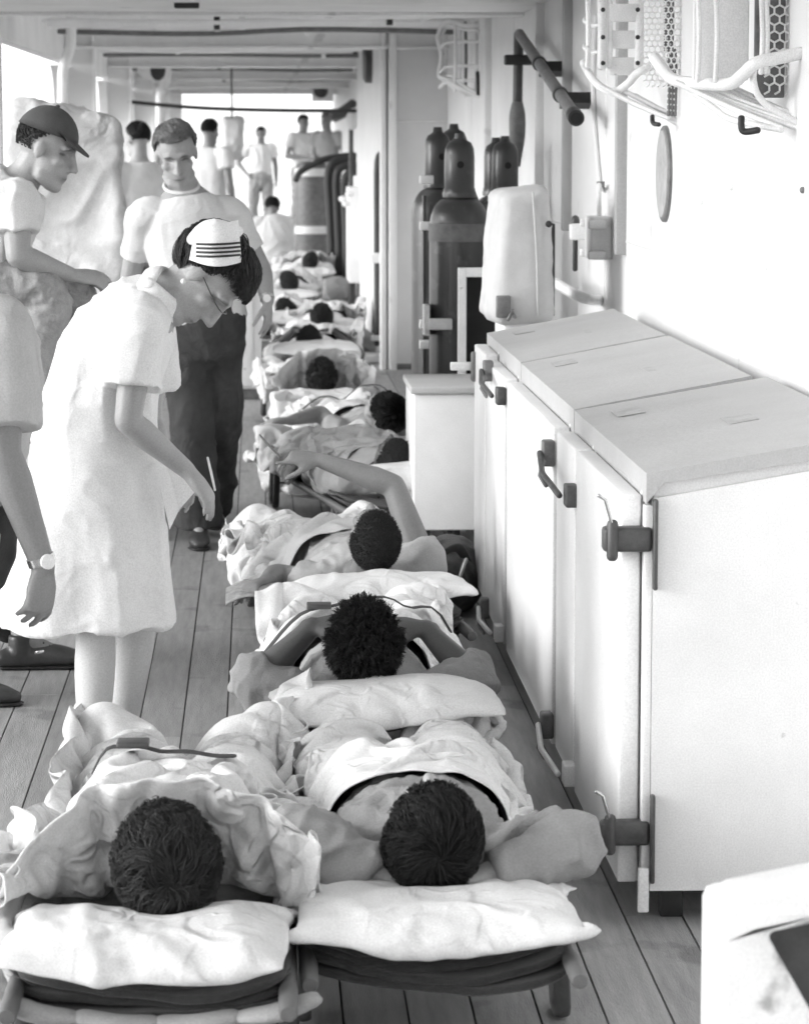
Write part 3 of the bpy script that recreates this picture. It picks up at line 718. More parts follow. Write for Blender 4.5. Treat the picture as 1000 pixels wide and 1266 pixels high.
# hexagonal netting as one part
def hexnet(P, nu, nv):
    b = MB()
    for i in range(nu):
        for j in range(nv):
            cx, cy = (i + .5 * (j % 2)), j * .866
            pts = [(cx + .577 * math.sin(a), cy + .577 * math.cos(a)) for a in np.arange(4) * math.pi / 3]
            for (a0, b0), (a1, b1) in zip(pts[:-1], pts[1:]):
                if max(a0, a1) <= nu and max(b0, b1) <= nv * .866 and min(a0, a1) >= 0 and min(b0, b1) >= 0:
                    b.add(*tube([P(a0 / nu, b0 / (nv * .866)), P(a1 / nu, b1 / (nv * .866))], .0028, 4, cap=None))
    return b.vf()
mk('wire_netting', hexnet(lambda s, t: qa(795 + 62 * s, -30 + 140 * t, .02), 9, 20), 'white', r, kind='stuff')
# basket B (nearest, top right)
DB = 8.0
def qb(u, v, dx=0.0): return PY(u, v, DB + dx)
r = root('basket_litter', 'white wire basket stretcher at the top right corner with hexagonal netting', 'basket litter', qb(900, 150), group='basket stretchers on the wall')
T(r, 'rim', [qb(809, 72, .5), qb(818, 84, .45), qb(833, 99, .35), qb(862, 103, .2), qb(900, 104, .1), qb(918, 92, 0), qb(934, 78, -.05), qb(965, 71, -.05), qb(1030, 57, -.05)], .017, n=10, s=30)
for i, (u, v, w, z) in enumerate(((846, 106, 990, 160), (858, 108, 996, 157), (876, 108, 1004, 156), (892, 110, 1012, 157), (905, 108, 1022, 158), (836, 102, 965, 158))):
    T(r, 'bottom_wire', [qb(u, v, .25), qb((u + w) / 2, (v + z) / 2 + 2, .15), qb(w, z, 0)], .008)
T(r, 'side_wire', [qb(932, 82, 0), qb(931, 100, 0), qb(938, 120, 0), qb(960, 138, 0), qb(1020, 168, 0)], .009)
T(r, 'side_wire', [qb(850, 108, .3), qb(880, 132, .2), qb(905, 148, .1), qb(965, 160, 0)], .009)
for u in (862, 884, 940, 946): T(r, 'upright_wire', [qb(u, 100 if u < 900 else 90, .12), qb(u + 2, 40, .12), qb(u - 1, -40, .12)], .007)
mk('back_board', bbox((qb(868, 0)[0], DB + .16, qb(868, 98)[2]), (qb(938, 0)[0], DB + .185, 2.36), .004), 'cab', r)
mk('backing', bbox((qb(946, 0)[0], DB + .16, qb(946, 120)[2]), (WX - .005, DB + .185, 2.36), .004), 'rust', r)
mk('wire_netting', hexnet(lambda s, t: qb(944 + 90 * s, -40 + 160 * t, .14), 7, 15), 'white', r, kind='stuff')
T(r, 'hook', [qb(916, 146, 0), qb(918, 162, 0), qb(936, 161, -.02)], .009, 'black')
# basket C (far)
DC = 19.5
def qc(u, v, dx=0.0): return PY(u, v, DC + dx)
r = root('basket_litter', 'small looking white wire basket stretcher high above the gas cylinders', 'basket litter', qc(580, 110), group='basket stretchers on the wall')
T(r, 'top_bar', [qc(522, 23, .3), qc(545, 14, .2), qc(580, -2, 0)], .022)
for off, rad in ((0, .016), (5, .010)):
    T(r, 'rim', [qc(541 + off, 46, .3), qc(546 + off, 33, .3), qc(556, 26 + off, .2), qc(575, 32 + off, .1), qc(597 - off, 35 + off, 0), qc(598 - off, 80, 0), qc(600 - off, 118 - off, 0), qc(575, 112 - off, .1), qc(553 + off, 99 - off, .2), qc(543 + off, 93, .3), qc(546 + off, 70, .3), qc(541 + off, 46, .3)], rad, s=60)
for v in (52, 82, 100): T(r, 'cross_wire', [qc(544, v + 8, .3), qc(556, v, .2), qc(598, v, 0)], .011)
for u in (562, 568, 575, 588): T(r, 'upright_wire', [qc(u, 28, .15), qc(u + 1, 70, .15), qc(u, 113, .15)], .010, 'white' if u != 575 else 'rust')
for i in range(4): T(r, 'bottom_wire', [qc(548 + 4 * i, 100, .25), qc(575 + 4 * i, 118, .1)], .01)
T(r, 'strap', [qc(590, 90, .0), qc(591, 116, 0)], .012, 'black')

# ================================================================== BOTTOM RIGHT: white chair, out of focus
r = root('white_casing', 'out of focus white painted casing with a dark inset panel, bottom right corner', 'casing', (.95, 4.2, 0))
def cz(u, v, d=4.2): return PY(u + 8, v + 14, d)
oc = [(880, 1740), (879, 1400), (882, 1150)] + [(882 + 34 - 34 * math.cos(t), 1128 - 34 * math.sin(t)) for t in np.linspace(.1, 1.45, 7)] + [(1000, 1076), (1230, 1046), (1230, 1740)]
ic = [(940, 1142), (1000, 1129), (1160, 1112), (1160, 1480), (1130, 1480), (1060, 1352)]
def ring2(P, d): return [cz(u, v, d) for u, v in P]
O = np.array(ring2(oc, 4.2)); O[0][2] = O[-1][2] = 0.0; I = np.array(ring2(ic, 4.2)); bk = A(0, .12, 0)
bm = bmesh.new()
def loopv(P): return [bm.verts.new(p) for p in P]
fo, fi, bo, bi = loopv(O), loopv(I), loopv(O + bk), loopv(I + bk)
from mathutils.geometry import tessellate_polygon
allv = fo + fi; allb = bo + bi
for t in tessellate_polygon([[Vector((p[0], p[2], 0)) for p in O], [Vector((p[0], p[2], 0)) for p in I]]):
    bm.faces.new([allv[i] for i in t]); bm.faces.new([allb[i] for i in t][::-1])
for f_, k_ in ((fo, bo), (fi, bi)):
    for i in range(len(f_)): bm.faces.new([f_[i], f_[(i + 1) % len(f_)], k_[(i + 1) % len(f_)], k_[i]])
bmesh.ops.recalc_face_normals(bm, faces=bm.faces)
eds = [e_ for e_ in bm.edges if len(e_.link_faces) == 2 and e_.calc_face_angle(0) > .8]
bmesh.ops.bevel(bm, geom=eds, offset=.012, segments=3, affect='EDGES', profile=.5)
bm.verts.index_update(); VF = np.array([v.co[:] for v in bm.verts]), [[v.index for v in f.verts] for f in bm.faces]; bm.free()
mk('frame', VF, 'chipped', r, angle=50)
mk('inset_panel', bbox((I[:, 0].min() - .02, 4.27, I[:, 2].min() - .02), (I[:, 0].max() + .02, 4.29, I[:, 2].max() + .02), .003), 'steel', r)
mk('back_box', bbox((O[:, 0].min() + .03, 4.321, 0), (O[:, 0].max() - .02, 4.6, .60), .02), 'chipped', r)

# ================================================================== FAR CLUTTER ON THE RIGHT
r = root('loudspeaker', 'square loudspeaker box with a dark round cone under the far overhead', 'loudspeaker', PY(402, 120, 44))
c = PY(401, 112, 44); mk('case', bbox(c + A(-.17, 0, -.15), c + A(.13, .22, .13), .01), 'bulkhead', r)
mk('cone', lathe([(.105, 0), (.10, .015), (.085, .004), (.04, .004), (.03, .02), (.01, .024)], c + A(-.05, 0, .0), 28, axis=(0, -1, 0)), 'steel', r, angle=40)
mk('hanger', tube([c + A(0, .1, .1), c + A(0, .1, .5)], .02, 8), 'over', r)
r = root('steel_drum', 'tall grey drum with two white bands at the far end', 'drum', (PY(385, 300, 35)[0], 35, 0))
p = PY(385, 205, 35); rad = .185
mk('shell', lathe([(rad * .97, 0), (rad, .02), (rad, p[2] - .03), (rad * .96, p[2])], (p[0], 35, 0), 32), 'rust', r, angle=40)
for v in (213, 284):
    z = PY(385, v, 35)[2]; mk('band', lathe([(rad + .002, z - .045), (rad + .008, z - .04), (rad + .008, z + .04), (rad + .002, z + .045)], (p[0], 35, 0), 32), 'white', r, angle=40)
mk('lid', lathe([(rad * .9, p[2] + .001), (rad * .9, p[2] + .03), (rad * .3, p[2] + .05)], (p[0], 35, 0), 32), 'steel', r, angle=40)
for i, (pts, rad, lab) in enumerate(((
        [(366, 222), (372, 212), (390, 202), (405, 196), (425, 193), (438, 192)], .035, 'dark fire hose looped over the drum rim'),
        ([(410, 305), (408, 260), (406, 220), (411, 203), (420, 199), (436, 198)], .05, 'dark hose hanging down right of the drum, the left one'),
        ([(419, 310), (417, 260), (416, 222), (421, 208), (438, 204)], .045, 'dark hose hanging down right of the drum, the middle one'),
        ([(428, 300), (427, 260), (426, 225), (432, 214), (442, 212)], .045, 'dark hose hanging down right of the drum, the right one'))):
    P = [PY(u, v, 34.3 - .1 * i) for u, v in pts]
    if i: P.insert(0, A(P[0][0], P[0][1], .03))
    mk('fire_hose', tube(P, rad, 10, smooth=30), 'rope', label=lab, cat='hose', group='hoses at the far end')
r = root('far_locker', 'white steel locker beyond the corner flange, dark underneath', 'locker', (.9, 31, 0))
a, b = PY(431, 232, 28.2), PY(431, 350, 28.2)
mk('body', bbox((a[0], 28.2, b[2]), (1.24, 29.0, a[2]), .01), 'cab', r)
mk('door', bbox((a[0] + .10, 28.175, b[2] + .01), (1.22, 28.2, a[2] - .015), .006), 'bulkhead', r)
for x in (a[0] + .01, 1.15): mk('leg', bbox((x, 28.25, 0), (x + .05, 28.9, b[2] + .01), .004), 'black', r)
for i, (u, v) in enumerate(((424, 246), (428, 252), (432, 240))): mk('handwheel', ell(PY(u, v, 28.0), (.04, .03, .03)), 'white', r)
for i in range(3):
    p0, p1 = PZ(428 + 3 * i, 366 - 4 * i, .05 + .0 * i), PZ(468, 358 - 4 * i, .05)
    p0[1] = p1[1] = 27.3 + .3 * i
    mk('floor_hose', tube([(.62, p0[1], .035), (.75, p0[1] - .04, .035), (.92, p0[1] + .02, .035)], .032, 8, smooth=10), 'rust', label=f'grey hose length on the deck before the far locker, {("nearest", "middle", "farthest")[i]} of three', cat='hose', group='hose lengths on the deck')
r = root('standing_pipe', 'thin dark pipe with rounded top clamped upright against the pale wall', 'pipe', (.89, 24.3, 0))
P = [PX(471, 186, .90), PX(466, 196, .89), PX(465, 215, .89)]; P = [PY(470, 190, 23.6), PY(467, 196, 23.6), PY(465.5, 215, 23.6), PY(465.5, 300, 23.6), PY(466, 425, 23.6)]
mk('pipe', tube(P, .022, 10, smooth=24), 'steel', r)
for v in (316, 322, 418): mk('clip', bbox(PY(465, v, 23.56) - A(.04, .02, .02), PY(465, v, 23.56) + A(.06, .02, .02), .003), 'white', r)
fl = PZ(466, 430, .0); mk('base_plate', bbox((P[-1][0] - .1, 23.45, 0), (P[-1][0] + .05, 23.75, .06), .01), 'white', r)
# brackets with coat at the far right
r = root('mounted_valve', 'dark valve and nozzle bracket mounted high at the far right wall', 'valve', PY(433, 150, 33))
mk('body', tube([PY(412, 143, 33), PY(425, 138, 33), PY(436, 128, 33)], [.05, .06, .05], 12, smooth=8), 'steel', r)
mk('nozzle', tube([PY(414, 148, 33), PY(430, 140, 33)], .03, 10), 'rust', r)
mk('bag', tube([PY(434, 138, 33), PY(436, 148, 33), PY(435, 156, 33)], [.06, .08, .05], 12, smooth=8), 'bulkhead', r)
mk('pipe', tube([PY(434, 155, 33), PY(434, 195, 33), A(PY(434, 195, 33)[0], 33, 0)], .025, 8), 'steel', r)
# white locker behind the walking man
r = root('side_locker', 'narrow white locker seen past the walking man\'s leg', 'locker', (-.06, 20.4, 0))
a, b = PY(291, 345, 20.2), PY(329, 345, 20.2)
mk('body', bbox((a[0] - .3, 20.2, .07), (b[0] - .03, 20.8, 1.02), .01), 'cab', r)
mk('door', bbox((a[0] - .02, 20.18, .09), (b[0] - .09, 20.2, 1.0), .005), 'white', r)
mk('plinth', bbox((a[0] - .28, 20.23, 0), (b[0] - .05, 20.78, .071), .004), 'rust', r)
# tarpaulin shrouds on the left
P8 = [(-1.13, 13.2, .02), (-.62, 13.1, .02), (-.60, 14.2, .02), (-1.13, 14.2, .02), (-1.11, 13.3, 1.83), (-.60, 13.2, 1.76), (-.64, 13.9, 1.70), (-1.11, 14.0, 1.85)]
tp = [PY(14, 126, 13.2), PY(148, 146, 13.2)]
P8[4] = (tp[0][0], 13.2, tp[0][2]); P8[5] = (tp[1][0], 13.2, tp[1][2]); P8[1] = (PY(166, 250, 13.2)[0], 13.1, .02); P8[0] = (tp[0][0] - .02, 13.2, .02); P8[3] = (P8[0][0], 14.2, .02); P8[7] = (P8[4][0], 13.9, P8[4][2])
mk('tarpaulin_cover', canvas_box('t', '', P8, 'tarp', .030, 4.5, .016, 3), 'tarp', label='large creased pale tarpaulin shroud behind the man in the cap', cat='tarpaulin')
a = PY(275, 145, 33); b = PY(300, 195, 33)
P8 = [(a[0] + .04, 32.8, b[2]), (b[0] - .03, 32.8, b[2]), (b[0] - .03, 33.3, b[2]), (a[0] + .04, 33.3, b[2]), (a[0], 32.8, a[2]), (b[0], 32.8, a[2]), (b[0], 33.3, a[2]), (a[0], 33.3, a[2])]
r = root('hanging_cover', 'pale folded cover hanging from the overhead among the far men', 'tarpaulin', A(*(PY(288, 195, 33))))
mk('cover', canvas_box('t', '', P8, 'tarp', .02, 5, .02, 8), 'tarp', r)
mk('line', tube([PY(287, 146, 33), A(PY(287, 146, 33)[0], 33, 2.548)], .01, 6), 'rope', r)
# boots and kit under the cabinet
r = root('kit_bag', 'dark kit bag and straps heaped under the small white cabinet', 'bag', (.86, 11.2, 0))
c0 = PZ(575, 740, .0)
V, F, N = blob([tube([(.66, 11.0, .10), (.72, 11.25, .12), (.74, 11.8, .10)], [(.10, .10), (.12, .11), (.09, .09)], 16, smooth=8)], .015, 3)
V = V + N * (.012 * ridge(V * 9))[:, None]; V[:, 2] = np.maximum(V[:, 2], .002)
mk('bag', (V, F), 'wool', r)
mk('strap', tube([(.62, 10.95, .16), (.66, 10.93, .24), (.72, 11.0, .25), (.76, 11.1, .18)], [(.004, .018)] * 4, 8, smooth=14), 'webbing', r)
mk('buckle', tube([(.70, 10.90, .12), (.74, 10.92, .22)], .008, 6), 'chrome', r)
# ================================================================== PEOPLE: builders
def frame(fwd, up):
    y = unit(fwd); z = unit(np.asarray(up, float) - y * np.dot(up, y)); return np.array([np.cross(y, z), y, z])
def head_prims(c, fr, s=1.0, n=12):
    L = lambda *p: np.asarray(c) + (np.array(p) * s) @ fr
    E = lambda p, r: ell(L(*p), np.array(r) * s, fr, n)
    Tb = lambda pts, rr: tube([L(*p) for p in pts], [r * s for r in rr], 8)
    return [E((0, -.012, .032), (.075, .094, .088)), E((0, .026, -.045), (.060, .066, .072)), E((0, .058, -.098), (.027, .026, .022)),
            tube([L(-.045, .02, -.085), L(-.03, .055, -.102), L(0, .068, -.106), L(.03, .055, -.102), L(.045, .02, -.085)], [.024 * s] * 5, 8),
            Tb([(0, .088, .012), (0, .101, -.012), (0, .113, -.036)], [.009, .010, .012]), E((.011, .100, -.040), (.009, .012, .008)), E((-.011, .100, -.040), (.009, .012, .008)),
            Tb([(-.048, .066, .022), (-.03, .081, .027), (0, .086, .022), (.03, .081, .027), (.048, .066, .022)], [.010, .011, .009, .011, .010]),
            E((.043, .058, -.022), (.022, .022, .020)), E((-.043, .058, -.022), (.022, .022, .020)),
            Tb([(-.024, .082, -.069), (-.008, .092, -.066), (.008, .092, -.066), (.024, .082, -.069)], [.004, .006, .006, .004]),
            Tb([(-.020, .082, -.077), (0, .090, -.080), (.020, .082, -.077)], [.004, .007, .004]),
            E((.077, -.006, -.008), (.010, .019, .031)), E((-.077, -.006, -.008), (.010, .019, .031))]
def sculpt_head(V, c, fr, s=1.0, brow=.35):
    q = ((V - c) @ fr.T) / s; t = np.ones(len(V)); near = (np.abs(q) < .16).all(1)
    for sx in (-1, 1):
        d2 = ((q[:, 0] - sx * .032) / .015) ** 2 + ((q[:, 2] - .004) / .011) ** 2
        w = np.exp(-d2) * (q[:, 1] > .04) * near
        V = V - (w * .009 * s)[:, None] * fr[1]
        b2 = np.exp(-((q[:, 0] - sx * .033) / .019) ** 4 - ((q[:, 2] - .026 + 3 * (q[:, 0] - sx * .03) ** 2 * 10) / .0065) ** 4) * (q[:, 1] > .05) * near
        t = t * (1 - (1 - brow) * b2)
        e2 = np.exp(-((q[:, 0] - sx * .032) / .014) ** 4 - ((q[:, 2] - .002) / .0042) ** 4) * (q[:, 1] > .04) * near
        t = t * (1 - .75 * e2)
    lip = np.exp(-(q[:, 0] / .022) ** 4 - ((q[:, 2] + .0725) / .0028) ** 4) * (q[:, 1] > .05) * near
    lp = np.exp(-(q[:, 0] / .024) ** 4 - ((q[:, 2] + .073) / .011) ** 4) * (q[:, 1] > .07) * near
    return V, t * (1 - .55 * lip) * (1 - .22 * lp)
def hand_prims(w, d, n, curl, right, s=1.0, spread=.10, thumb=1.0, per=None):
    d = unit(d); n = unit(np.asarray(n, float) - d * np.dot(n, d)); t = np.cross(d, n) * (1 if right else -1)
    w = np.asarray(w, float)
    P = [tube([w - d * .02, w + d * .015, w + d * .05 * s, w + d * .085 * s], [(.027, .019), (.030, .019), (.040, .019), (.040, .014)], 12, xdir=t),
         tube([w + d * .02 + t * .015, w + d * .05 + t * .026 + n * .006], [.016, .017], 8)]
    lens = [.072, .080, .075, .058]; offs = [.029, .0098, -.0098, -.028]
    for k in range(4):
        cu = curl if per is None else per[k]
        p = w + d * (.082 - .006 * abs(k - 1)) * s + t * offs[k] * s; dd = unit(d + t * spread * (1.4 - k)); pts = [p - dd * .012, p]; ang = 0
        for q, f in enumerate((.45, .30, .25)):
            ang += cu * (.55, .75, .5)[q]
            pts.append(pts[-1] + (dd * math.cos(ang) + n * math.sin(ang)) * lens[k] * f * s)
        P.append(tube(pts, [.0095 * s, .0098 * s, .0090 * s, .0082 * s, .0070 * s], 8))
    a = w + d * .025 + t * .022 + n * .004; dd = unit(d * .75 + t * .62 * thumb + n * .35)
    b = a + dd * .045 * s; e = b + unit(dd + n * .5 * curl + d * .3) * .032 * s; f = e + unit(dd * .8 + n * .6 * curl + d * .5) * .026 * s
    P.append(tube([a, b, e, f], [.014 * s, .0115 * s, .0105 * s, .008 * s], 8))
    return P
def lerp(a, b, t): return np.asarray(a, float) * (1 - t) + np.asarray(b, float) * t
def arm_prims(sh, el, wr, k=1.0):
    return [tube([sh, lerp(sh, el, .35), lerp(sh, el, .75), el], np.array([.055, .050, .044, .040]) * k, 12),
            tube([el, lerp(el, wr, .25), lerp(el, wr, .65), wr], np.array([.040, .043, .034, .027]) * k, 12)]
def leg_prims(hp, kn, an, k=1.0):
    return [tube([hp, lerp(hp, kn, .3), lerp(hp, kn, .8), kn], np.array([.085, .082, .062, .055]) * k, 12),
            tube([kn, lerp(kn, an, .28), lerp(kn, an, .7), an], np.array([.053, .057, .042, .036]) * k, 12)]
def torso_prims(J, k=1.0, fem=False):
    R = unit(J['sh'][1] - J['sh'][0]); p, c, n = J['pelvis'], J['chest'], J['neck']
    rad = [(.15, .10), (.165, .115), (.145, .105), (.165, .120), (.15, .105), (.07, .065)] if not fem else [(.15, .10), (.168, .115), (.125, .095), (.145, .115), (.13, .09), (.06, .055)]
    path = [p + (p - c) * .12, p, lerp(p, c, .5), c, lerp(c, n, .6), n]
    hb = J['head'] - J['hfr'][2] * .03 - J['hfr'][1] * .02
    P = [tube(path, [(a * k, b * k) for a, b in rad], 20, xdir=R, smooth=14)]
    P.append(tube([lerp(c, n, .7), n, hb], [.066 * k, .056 * k, .053 * k] if not fem else [.055, .046, .045], 12))
    for s in J['sh']: P.append(tube([lerp(c, n, .55), lerp(lerp(c, n, .5), s, .6), s], [.075 * k, .062 * k, .056 * k] if not fem else [.06, .052, .047], 12))
    return P
def make_body(J, root_, m, vox=.008, fem=False, k=1.0, legs=True, hands=(1, 1), name='body', hs=1.0, brow=.35):
    P = torso_prims(J, k, fem)
    P += head_prims(J['head'], J['hfr'], hs)
    kk = k * (.84 if fem else 1.0)
    for i in (0, 1):
        P += arm_prims(J['sh'][i], J['el'][i], J['wr'][i], kk)
        if hands[i] and J.get('hand') and J['hand'][i]:
            h = J['hand'][i]; P += hand_prims(J['wr'][i], h[0], h[1], h[2], i == 1, .93 if fem else 1.0, *(h[3:]))
        if legs: P += leg_prims(J['hp'][i], J['kn'][i], J['an'][i], kk * (1 if not fem else 1.06)); P.append(tube([J['an'][i], lerp(J['an'][i], J['toe'][i], .62)], [.034, .024], 10))
    V, F, N = blob(P, vox, 3 if vox < .007 else 2)
    V, t = sculpt_head(V, J['head'], J['hfr'], hs, brow)
    return mk(name, (V, F), m, root_, tint=t)
def folds(V, N, amp, sc, seed=0, aniso=(1, 1, .6), it=2):
    w = V + .09 * np.stack([noise3(V * 4 + 3 + seed), noise3(V * 4 + 31 + seed), noise3(V * 4 + 57 + seed)], 1)
    an = np.array(aniso); r = 1 - 2 * np.abs(noise3(w * sc * an + seed)); r2 = 1 - 2 * np.abs(noise3(w * sc * 1.9 * an[[1, 2, 0]] + 13 + seed))
    g = .5 + .5 * np.clip(1.6 * noise3(V * 5 + 70 + seed), -1, 1)
    f = np.sign(r) * np.abs(r) ** 1.4 * (.4 + .6 * g) + .6 * np.sign(r2) * np.abs(r2) ** 1.4 * (1 - g)
    return V + N * (amp * 2.2 * (f - .15) + amp * .8 * noise3(V * sc * .45 + seed))[:, None]
def make_shirt(J, root_, m, k=1.0, sleeve=.62, vox=.009, infl=.018, hem=.25, amp=.006, sc=13, seed=0, name='shirt', slr=.030, fem=False, neck=.82):
    R = unit(J['sh'][1] - J['sh'][0]); p, c, n = J['pelvis'], J['chest'], J['neck']
    rad = [(.165, .12), (.168, .122), (.155, .115), (.168, .125), (.155, .11), (.085, .075)]
    path = [p + (p - c) * hem, p + (p - c) * .02, lerp(p, c, .5), c, lerp(c, n, .55), lerp(c, n, neck + .12)]
    P = [tube(path, [(a * k + infl, b * k + infl) for a, b in rad], 22, xdir=R, smooth=16, cap='flat')]
    for i in (0, 1):
        s, e, w = J['sh'][i], J['el'][i], J['wr'][i]
        if sleeve <= 1:
            q = lerp(s, e, sleeve); pts = [lerp(lerp(c, n, .5), s, .55), s, lerp(s, q, .5), q]; rr = [.074 * k, .060 * k + infl * .7, .056 * k + slr * .7, .053 * k + slr * .8]
        else:
            q = lerp(e, w, sleeve - 1); pts = [lerp(lerp(c, n, .5), s, .55), s, lerp(s, e, .5), e, lerp(e, q, .5), q]
            rr = [.078 * k, .062 * k + infl * .7, .056 * k + slr * .8, .052 * k + slr * .7, .046 * k + slr * .7, .040 * k + slr * .5]
        P.append(tube(pts, rr, 18, cap='flat', smooth=14))
    V, F, N = blob(P, vox, 4)
    return mk(name, (folds(V, N, amp, sc, seed), F), m, root_)
def make_trousers(J, root_, m, k=1.0, vox=.010, amp=.007, seed=0, flare=1.0, to=1.0, sc=10):
    R = unit(J['sh'][1] - J['sh'][0]); p, c = J['pelvis'], J['chest']
    P = [tube([lerp(p, c, .30), p, p + (p - c) * .18], [(.150 * k, .118 * k), (.184 * k, .155 * k), (.174 * k, .162 * k)], 20, xdir=R, cap='round')]
    for i in (0, 1):
        h, kn, an = J['hp'][i], J['kn'][i], J['an'][i]; q = lerp(kn, an, to)
        P.append(tube([h, lerp(h, kn, .4), kn, lerp(kn, q, .5), q], np.array([.103, .098, .083, .078 * flare, .080 * flare]) * k, 16, cap='flat', smooth=12))
    V, F, N = blob(P, vox, 2)
    return mk('trousers', (folds(V, N, amp, sc, seed, (1, 1, .8)), F), m, root_)
def make_shoe(an, toe, root_, m='leather', s=1.0):
    """low leather shoe from the ankle to the toe tip, sole on the ground"""
    an = np.asarray(an, float); toe = np.asarray(toe, float)
    d = unit((toe - an) * A(1, 1, 0)); x = np.cross(d, A(0, 0, 1)); g = toe[2]
    L = lambda a, z: A(an[0], an[1], g) + d * a + A(0, 0, z)
    ln = np.linalg.norm((toe - an)[:2])
    P = [tube([L(-.06, .035), L(0, .042), L(ln * .45, .045), L(ln * .8, .036), L(ln, .028)], [(.034, .034), (.038, .042), (.044, .040), (.047, .030), (.030, .020)], 14, xdir=x, smooth=12),
         tube([L(-.005, .05), L(-.005, .115)], [.044, .040], 14, cap='flat')]
    V, F, N = blob(P, .007, 3)
    V[:, 2] = np.maximum(V[:, 2], g + .012)
    sh = mk('shoe', (V, F), m, root_)
    so = tube([L(-.065, .008), L(0, .008), L(ln * .45, .008), L(ln * .8, .008), L(ln + .01, .008)], [(.028, .0075), (.038, .0075), (.040, .0075), (.050, .0075), (.030, .0075)], 12, xdir=x, smooth=12)
    mk('sole', so, 'black', sh)
    for k in range(3): 
        q = L(ln * (.34 + .1 * k), .088 - .010 * k)
        mk('lace', tube([q - x * .022, q + A(0, 0, .006), q + x * .022], .003, 6), 'black', sh)
def make_hair(c, fr, root_, m, style='short', n=900, s=1.0, seed=0, w=.0024, length=.06, thick=.014, wave=.006, front=.42, low=-.30, nape=-.55, whorl=(.1, -.50, .85)):
    """scalp cap plus combed strands, built in the head's own axes"""
    rg = np.random.default_rng(seed); Rr = np.array([.0775, .0965, .0905]) * s; ctr = np.array([0, -.012, .032]) * s
    def keep(p):
        x, y, z = p[:, 0], p[:, 1], p[:, 2]
        lim = np.where(y > .25, front + .5 * np.abs(x) * 0, np.where(y > -.25, low + (y + .25) * .9, nape + (y + .25) * -.1))
        return z > lim
    # cap shell
    V, F = ell((0, 0, 0), (1, 1, 1), n=28); ok = keep(V)
    F = [f for f in F if all(ok[i] for i in f)]
    ids = sorted({i for f in F for i in f}); mp = {a: b for b, a in enumerate(ids)}
    Vc = V[ids]; bump = 1.012 + (.012 * noise3(Vc * 9 + seed) if style != 'buzz' else .004 * noise3(Vc * 30 + seed))
    if style == 'buzz': bump = bump + .012
    Vc = Vc * bump[:, None] * Rr + ctr
    hair = mk('hair', (Vc @ fr + c, [tuple(mp[i] for i in f) for f in F]), m, root_)
    N_ = n * 2; g = np.arange(N_) + .5; ph = np.arccos(1 - 2 * g / N_); th = np.pi * (1 + 5 ** .5) * g
    p = np.stack([np.cos(th) * np.sin(ph), np.sin(th) * np.sin(ph), np.cos(ph)], 1) + rg.normal(0, .02, (N_, 3))
    p /= np.linalg.norm(p, axis=1)[:, None]; p = p[keep(p)]; n = len(p); K = 6
    wv = unit(np.array(whorl))
    def grow(p, ln, rgl):
        pts = [p]; cur = p
        for k in range(1, K):
            if style in ('curly', 'buzz'):
                t = np.stack([noise3(cur * 14 + 3 + k * .7 + seed), noise3(cur * 14 + 40 + k * .7), noise3(cur * 14 + 80 + k * .7)], 1) * 1.2
            else:
                t = cur - wv * (cur @ wv)[:, None]; t /= np.linalg.norm(t, axis=1)[:, None] + 1e-6
                b = np.cross(cur, t); t = t + b * (.55 + .7 * noise3(cur * 3.2 + seed) + 1.0 * (wave / .006) * noise3(cur * 7 + 20 + seed))[:, None]
            t = t - cur * (t * cur).sum(1)[:, None]
            cur = cur + t * (ln / .09 / K)[:, None]; cur = cur / np.linalg.norm(cur, axis=1)[:, None]
            pts.append(cur)
        return np.stack(pts, 1)
    ln = length * (.6 + .7 * rg.random(n)); G = grow(p, ln, rg)
    if style not in ('curly', 'buzz'):                            # locks
        mc = max(30, n // 22); cp = p[rg.choice(n, mc, replace=False)]; GC = grow(cp, np.full(mc, length), rg)
        idx = np.argmax(p @ cp.T, 1); t = (np.linspace(0, 1, K) ** 1.3 * .52)[None, :, None]
        off = (p - cp[idx])[:, None] * (1 - t * .9)
        G = G * (1 - t) + (GC[idx] + off) * t; G /= np.linalg.norm(G, axis=2)[..., None]
        lay = .45 + .30 * rg.random(mc)[idx] + .45 * rg.random(n)
    else: lay = .4 + .8 * rg.random(n)
    prof = np.sin(np.linspace(.15, 2.3, K)) if style not in ('curly', 'buzz') else np.linspace(.1, 1.3, K)
    lift = thick * s * lay[:, None] * prof[None]
    Q = G * Rr + G * (lift[..., None] + .001) + ctr
    Q[..., 2] -= (np.linspace(0, 1, K) ** 2 * .0)[None]
    if wave and style not in ('curly', 'buzz'):
        tt = np.gradient(Q, axis=1); bb = np.cross(tt, G); bb /= np.linalg.norm(bb, axis=2)[..., None] + 1e-9
        phs = 6 * noise3(p * 4 + 50 + seed); Q = Q + bb * (wave * np.sin(np.linspace(0, 7, K)[None] + phs[:, None]) * np.linspace(0, 1, K)[None])[..., None]
    tt = np.gradient(Q, axis=1); tt /= np.linalg.norm(tt, axis=2)[..., None] + 1e-9
    X = np.cross(tt, G); X /= np.linalg.norm(X, axis=2)[..., None] + 1e-9; Y = np.cross(tt, X)
    rad = w * s * np.array([1, 1.1, 1, .85, .6, .15])[None, :, None] * (.6 + .8 * rg.random((n, 1, 1)))
    ring = [Q + X * rad * math.cos(a) + Y * rad * math.sin(a) * .6 for a in (0, 2.1, 4.2)]
    Vs = np.stack(ring, 2).reshape(-1, 3)
    b = (np.arange(n) * K * 3)[:, None, None] + (np.arange(K - 1) * 3)[None, :, None]
    j = np.arange(3); f0 = b + j; f1 = b + (j + 1) % 3
    Fs = np.stack([f0, f1, f1 + 3, f0 + 3], -1).reshape(-1, 4)
    mk('strands', (Vs @ fr + c, Fs), m, hair, kind='stuff')
    return hair
